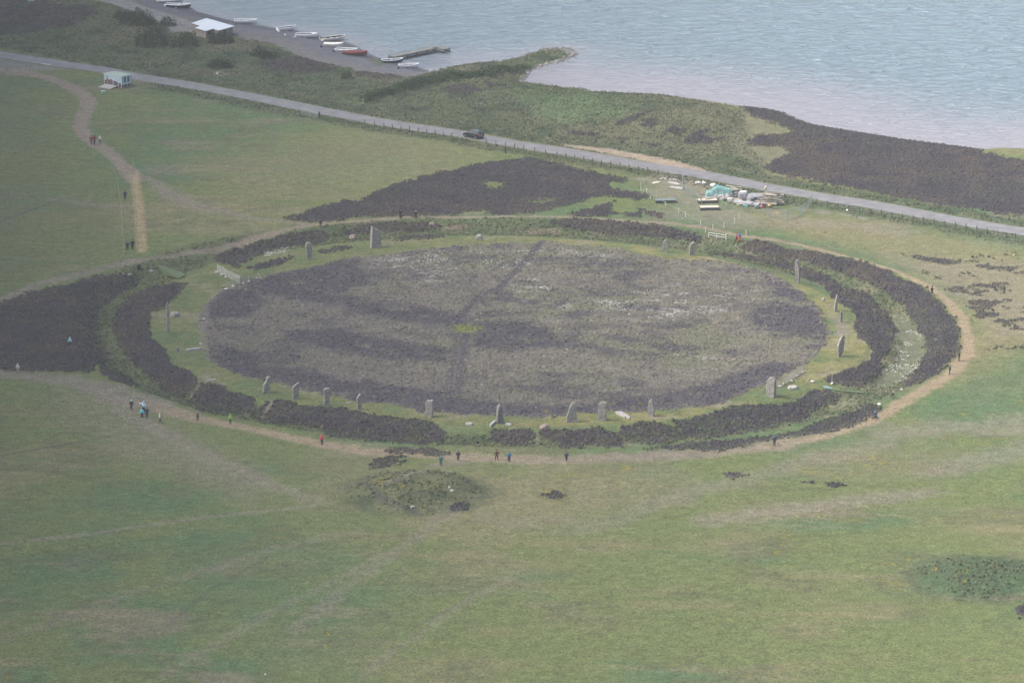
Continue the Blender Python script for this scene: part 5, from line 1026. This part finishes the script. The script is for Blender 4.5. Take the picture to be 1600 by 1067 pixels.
def timber(u, v, wpx, hpx, n, label, seed):
    r_ = random.Random(seed); b = place(u, v); k = scale_at(b); t_ = thing("timber_stack", b, 0, label, "timber stack")
    for i in range(n):
        z = (i/n)*hpx/k*.95+.08; L = wpx/k*r_.uniform(.45, .8); yw = r_.uniform(-.75, .35); x = r_.uniform(-.22, .22)*wpx/k; y = r_.uniform(-.9, .9)
        MB().box((x, y, z), (L, r_.uniform(.15,.32), r_.uniform(.07,.14)), yw).build("board", mat("board_%d" % (i % 3), [(.42,.37,.31),(.31,.27,.235),(.54,.48,.41)][i % 3], .85, .2, 3), t_)
timber(1147,306,26,15,16,"untidy stack of grey brown boards right of the teal tarpaulin",3); timber(1208,320,44,20,26,"bigger pile of pale boards at the right end of the materials",5)
def sack(name, u, v, wpx, hpx, col, label, cat, topcol=None, dpt=.9, extra=None):
    b = place(u, v); k = scale_at(b); w_, h = wpx/k, hpx/k; t_ = thing(name, b, random.uniform(-.2,.2), label, cat)
    rings = [[(x*w_/2*s_+random.uniform(-.04,.04), y*dpt*s_+random.uniform(-.04,.04), z*h) for x, y in ((-1,-.8),(-.6,-1),(.5,-1),(1,-.7),(1,.7),(.5,1),(-.6,1),(-1,.7))] for z, s_ in ((0,.95),(.3,1.03),(.6,1.0),(.85,.92),(1.0,.7))]
    MB().loft(rings).build("bag", mat(name+"_fabric", col, .85, .22, 3, bump=.4), t_)
    if topcol: MB().ball((.1, 0, h*1.0), (w_*.36, dpt*.5, h*.14), 9, 6, .15).build("top_cover", mat(name+"_top", topcol, .8, .1), t_)
    return t_, w_, h
sack("grey_bulk_bag", 1161, 314.5, 16, 15, (.25,.25,.27), "tall grey bulk bag with a white top in the middle of the materials", "bulk bag", (.72,.73,.75))
t_, w_, h = sack("netted_bulk_bag", 1180, 316, 27, 13, (.27,.27,.28), "grey bulk bag heap half covered by dark netting", "bulk bag", None, 1.2)
MB().loft([[(x*w_*.40*s_, -1.25*s_-.05, z*h) for x, z in ((-1,.05),(1,.05),(.75,.55),(.1,.80),(-.6,.5))][::1] for s_ in (1.0,)]+[[(x*w_*.36, -.95, z*h*1.02) for x, z in ((-1,.05),(1,.05),(.75,.55),(.1,.80),(-.6,.5))]]).build("dark_net", mat("dark_netting", (.05,.06,.075), .9, .3, 8), t_)
a, b = place(1147,319), place(1187,323.5); t_ = thing("rolled_membrane", a, 0, "long pale grey roll lying along the front of the materials", "fabric roll"); d = b-a
MB().tube((0,0,.38), (d.x,d.y,.38+d.z), .40, .36, 14).build("roll", mat("grey_membrane", (.33,.33,.35), .8, .15, 2), t_); e = d.normalized()*.05; MB().tube((-e.x,-e.y,.38), (0,0,.38), .15, n=10).build("core", mat("card_core", (.2,.17,.13), .9, .1), t_)
for i, (u, v, m_, lb) in enumerate(((1199.5,324,mat("yellow_sack", (.62,.44,.16), .8, .1),"yellow sack at the right end of the grey roll"),(1196.5,314.5,SB,"white sack behind the yellow sack"),(1115,308,SB,"white rubble bag under the left edge of the tarpaulin"),(1118,313.5,M_STONE_L,"pale rubble heap in front of the teal tarpaulin"),(1133,313.5,M_STONE_L,"pale rubble heap between the tarpaulin and the roll"),(1142,314,SB,"white sack behind the left end of the grey roll"),(1090,289,SB,"white bag at the road edge, left of the tarpaulin"),(1100,289.5,SB,"white bag at the road edge, right beside the tarpaulin"),(1128,310.5,M_STONE_L,"pale stone rubble at the foot of the tarpaulin"))):
    bb = place(u, v); t_ = MB(); k = 7+random.random()*3
    for j in range(4): t_.ball((random.uniform(-.35,.35), random.uniform(-.25,.25), .22+random.uniform(0,.2)), (random.uniform(.25,.45), random.uniform(.2,.35), random.uniform(.22,.34)), 8, 5, .2)
    tag(t_.build("rubble_heap" if m_ is M_STONE_L else "sack", m_, None, bb), lb, "rubble" if m_ is M_STONE_L else "sack")
b = place(1193.5,325); t_ = thing("fuel_can", b, .3, "red plastic container beside the yellow sack", "container"); MB().box((0,0,.36), (.6,.4,.72)).build("body", mat("red_plastic", (.50,.03,.03), .45, .1), t_, bevel=.06); MB().box((0,-.205,.4), (.4,.02,.2)).build("label_patch", mat("orange_plastic", (.8,.2,.06), .5, .1), t_); MB().tube((.2,0,.72), (.2,0,.82), .07).build("cap", mat("dark_cap", (.03,.03,.03), .5, .1), t_)
b = place(1196.5,301); t_ = thing("post_with_bag", b, 0, "post topped with a white and yellow bag behind the boards", "post"); MB().tube((0,0,-.1), (0,0,.9), .05).build("shaft", mat("teal_pole", (.22,.34,.33), .6, .1), t_); MB().ball((0,0,.85), (.26,.22,.36), 9, 6, .1).build("bag", mat("cream_bag", (.66,.58,.40), .8, .1), t_)
for i in range(40):
    u = 1098+random.random()*118; vv = 308+(u-1098)*.12+random.uniform(-5, 8); bb = place(u, vv); q = random.random()
    if q < .5:
        o = MB(); [o.ball((random.uniform(-.3,.3), random.uniform(-.2,.2), .15+random.uniform(0,.3)), (random.uniform(.3,.65), random.uniform(.2,.4), random.uniform(.2,.5)), 7, 4, .25) for _ in range(3)]
        tag(o.build("rubble_sack", random.choice([SB, M_STONE_L, mat("grey_membrane", (.33,.33,.35), .8, .15, 2), M_STONE]), None, bb), "small pale sack or lump among the jumble of building materials", "sack", "small sacks in the building jumble")
    elif q < .9:
        tag(MB().box((0,0,random.uniform(.1,.9)), (random.uniform(1.2,3.0), random.uniform(.2,.6), random.uniform(.08,.25)), random.uniform(-1,1)).build("loose_board", mat("board_%d" % (i % 3), [(.42,.37,.31),(.31,.27,.235),(.54,.48,.41)][i % 3], .85, .2, 3), None, bb), "loose board lying among the jumble of building materials", "board", "loose boards in the building jumble")
    else:
        o = MB(); o.ball((0,0,.2), (.6,.4,.3), 9, 5, .3); tag(o.build("net_bundle", mat("teal_net_tarp", (.165,.305,.29), .75, .4, 2.2, bump=.6), None, bb), "small bundle of teal netting among the building materials", "net bundle", "teal net bundles in the building jumble")
def platform(u0, u1, vb, hpx, top, side, label):
    a = place((u0+u1)/2, vb); k = scale_at(a); L = (u1-u0)/k; t_ = thing("stacked_panels", a, R(6), label, "panel stack"); h = hpx/k*.62
    for i in range(4): MB().box((random.uniform(-.05,.05), .75, h*(i+.5)/4), (L, 1.5, h/4*.82)).build("panel", side, t_)
    MB().box((0, .75, h+.03), (L*1.0, 1.55, .05)).build("top_panel", top, t_)
platform(1091.5,1121,318,7,mat("cream_panel", (.52,.48,.38), .7, .12),mat("dark_panel_edge", (.075,.085,.085), .8, .2),"stack of panels with a cream top, farther of two"); platform(1094.5,1124,329,7,mat("cream_panel", (.52,.48,.38), .7, .12),mat("dark_panel_edge", (.075,.085,.085), .8, .2),"stack of panels with a cream top, nearer of two")
platform(1024.5,1056,318,7,mat("teal_panel_top", (.15,.20,.20), .7, .2),mat("dark_panel_edge", (.075,.085,.085), .8, .2),"low dark teal stack of panels left of the cream topped stacks")
for i, (u0, v0, u1, v1) in enumerate(((1032,279,1060,283),(1045,285,1062,289),(1020,287,1032,285),(1048,292,1068,296))): lying(u0, v0, u1, v1, 1.0, .15, ["long flat paving slab nearest the road left of the teal pole","flat paving slab in the middle of the bare patch by the road","small cream slab at the left of the bare patch by the road","flat paving slab at the foot of the teal pole"][i], M_STONE_L if i != 2 else mat("cream_panel", (.52,.48,.38), .7, .12), "paving_slab", "paving slab", None)
postobj(1067,297,22,.10,mat("teal_pole", (.22,.34,.33), .6, .1),"tall teal pole at the corner of the materials yard","teal_pole","pole")
GN = (.20,.24,.23); M_TP = mat("teal_pole", (.22,.34,.33), .6, .1)
netting([(1069,299),(1082,307),(1096,319)], 1.2, "netting fence left of the teal tarpaulin", GN, .35, .014, pm=M_TP)
netting([(1128,321),(1136,328),(1167,332.5),(1198,330.5)], .95, "low netting fence along the front of the materials", GN, .35, .014, pm=M_TP)
netting([(1200,339.5),(1229,344.5),(1250,338),(1268,320)], 1.75, "tall netting fence looping round the right end of the materials", GN, .3, .014, pm=M_TP)
b = place(1213,333); tag(MB().ball((0,0,.05),(.35,.3,.12),8,5,.2).build("sack", mat("orange_sack", (.55,.25,.14), .8, .1), None, b), "small orange bag flat on the grass inside the netting", "sack")
b = place(1324,330); tag(MB().ball((0,0,.15),(.25,.22,.2),8,5,.15).build("boulder", mat("white_stone", (.62,.62,.6), .8, .1), None, b), "white stone under the roadside fence", "boulder")
b = place(51, 5); tag(MB().loft([[(-1.2,-.4,0),(1.3,-.3,0),(1.0,.6,0),(-1.0,.5,0)],[(-.9,-.2,.7),(1.0,-.1,.35),(.8,.3,.35),(-.7,.3,.7)]]).build("upturned_boat", mat("pale_teal_paint", (.20,.36,.36), .6, .1), None, b, .2), "small pale teal upturned boat on the heather at the top left", "boat")

# ================================================================ BUSHES AND HEDGE BANK
def foliage(n, cx, cy, rx, ry, h, leaf, rs):
    V = np.empty((n, 3, 3)); th = rs.uniform(0, 6.283, n); ph = np.arccos(rs.uniform(-.15, 1, n)); r = rs.uniform(.55, 1.0, n)**.5
    lob = 1+.22*np.sin(th*3+rs.uniform(0, 6))*np.sin(ph*2)+.14*np.sin(th*7+ph*5)
    c = np.stack([cx+rx*r*lob*np.sin(ph)*np.cos(th), cy+ry*r*lob*np.sin(ph)*np.sin(th), np.maximum(.05, h*r*lob*np.cos(ph))], 1)
    for k in range(3): V[:, k] = c+rs.normal(0, 1, (n, 3))*leaf
    return V.reshape(-1, 3)
def bush(u, v, wpx, hpx, label, col, nm="bush", seed=1, group=None):
    b = place(u, v); k = scale_at(b); rs = np.random.default_rng(seed); rx = wpx/k/2; h = hpx/k; n = int(900*max(.3, rx*rx*.35))
    t_ = thing(nm, b, 0, label, "bush", group); V = foliage(n, 0, 0, rx, rx*.8, h, .11, rs); cc = np.array(col)*(1+rs.normal(0, .28, (n, 1))); cc = np.clip(np.repeat(cc, 3, 0), .004, .4)
    o = np_mesh("crown", V, np.arange(len(V)).reshape(-1, 3), cc, M_TUFT, False); o.parent = t_
    st = MB(); 
    for i in range(5): a = i*1.256; st.tube((0,0,-.1), (math.cos(a)*rx*.4, math.sin(a)*rx*.35, h*.6), .07, .03, 5)
    st.build("stem", mat("bush_stem", (.05,.042,.035), .9, .2), t_)
for i, (u, v, wd, h, lb) in enumerate(((215,38,56,22,"broad dark bush, rearmost of the clump left of the boathouse"),(238,72,54,30,"largest rounded bush at the front of the clump left of the boathouse"),(262,40,26,14,"small bush between the big clump and the boathouse lane"),(290,74,44,22,"spreading bush left below the boathouse"),(345,68,40,16,"low bush against the near wall of the boathouse"),(404,88,26,16,"round bush on the beach top right of the boathouse"),(343,106,38,14,"low dark bush in the rough grass above the white sign"),(542,124,18,12,"small round bush on the shore grass below the red covered boat"),(190,30,30,12,"low bush at the left end of the clump"),(420,92,34,12,"flat bush on the beach edge below the white boats"))):
    bush(u, v, wd, h, lb, (.036,.052,.034) if i % 3 else (.046,.060,.036), seed=20+i)
def hedge():
    b = place(700, 122); rs = np.random.default_rng(4); t_ = thing("hedge_bank", b, 0, "long bank of tall nettles and weeds running from the road side out to the spit", "hedge"); Vs, Cs = [], []
    for i in range(120):
        f_ = i/119; u = 570+250*f_+rs.normal(0, 3); v = np.interp(u, [570,620,660,700,760,800,826], [155,139,128,119,111,107,104])+rs.normal(0, 2.6)+(8*max(0, f_-.55) if rs.random() < .7 else 0)
        p = place(u, v)-b; k = 7.8; V = foliage(170, 0, 0, rs.uniform(.9, 1.8), rs.uniform(.9, 1.8), rs.uniform(.6, 1.3)*(1-.55*max(0, f_-.55)/.45), .11, rs)+np.array(p); Vs.append(V)
        base = np.array([(.058,.095,.048),(.080,.118,.052),(.040,.066,.042)][rs.integers(3)]); Cs.append(np.repeat(np.clip(base*(1+rs.normal(0,.25,(170,1))), .004, .4), 3, 0))
    V = np.concatenate(Vs); o = np_mesh("foliage", V, np.arange(len(V)).reshape(-1, 3), np.concatenate(Cs), M_TUFT, False); o.parent = t_
hedge()

# ---------------------------------------------------------------- haze
hb = MB().box((0, 600, 94), (24000, 15000, 208)); 
hm_ = bpy.data.materials.new("haze_air"); hm_.use_nodes = True; ht = hm_.node_tree; ht.nodes.clear()
ho = ht.nodes.new("ShaderNodeOutputMaterial"); hv = ht.nodes.new("ShaderNodeVolumePrincipled")
hv.inputs["Color"].default_value = (.90, .94, 1.0, 1); hv.inputs["Density"].default_value = .00011; hv.inputs["Anisotropy"].default_value = .2
ht.links.new(hv.outputs[0], ho.inputs["Volume"])
tag(hb.build("haze", hm_), kind='stuff')
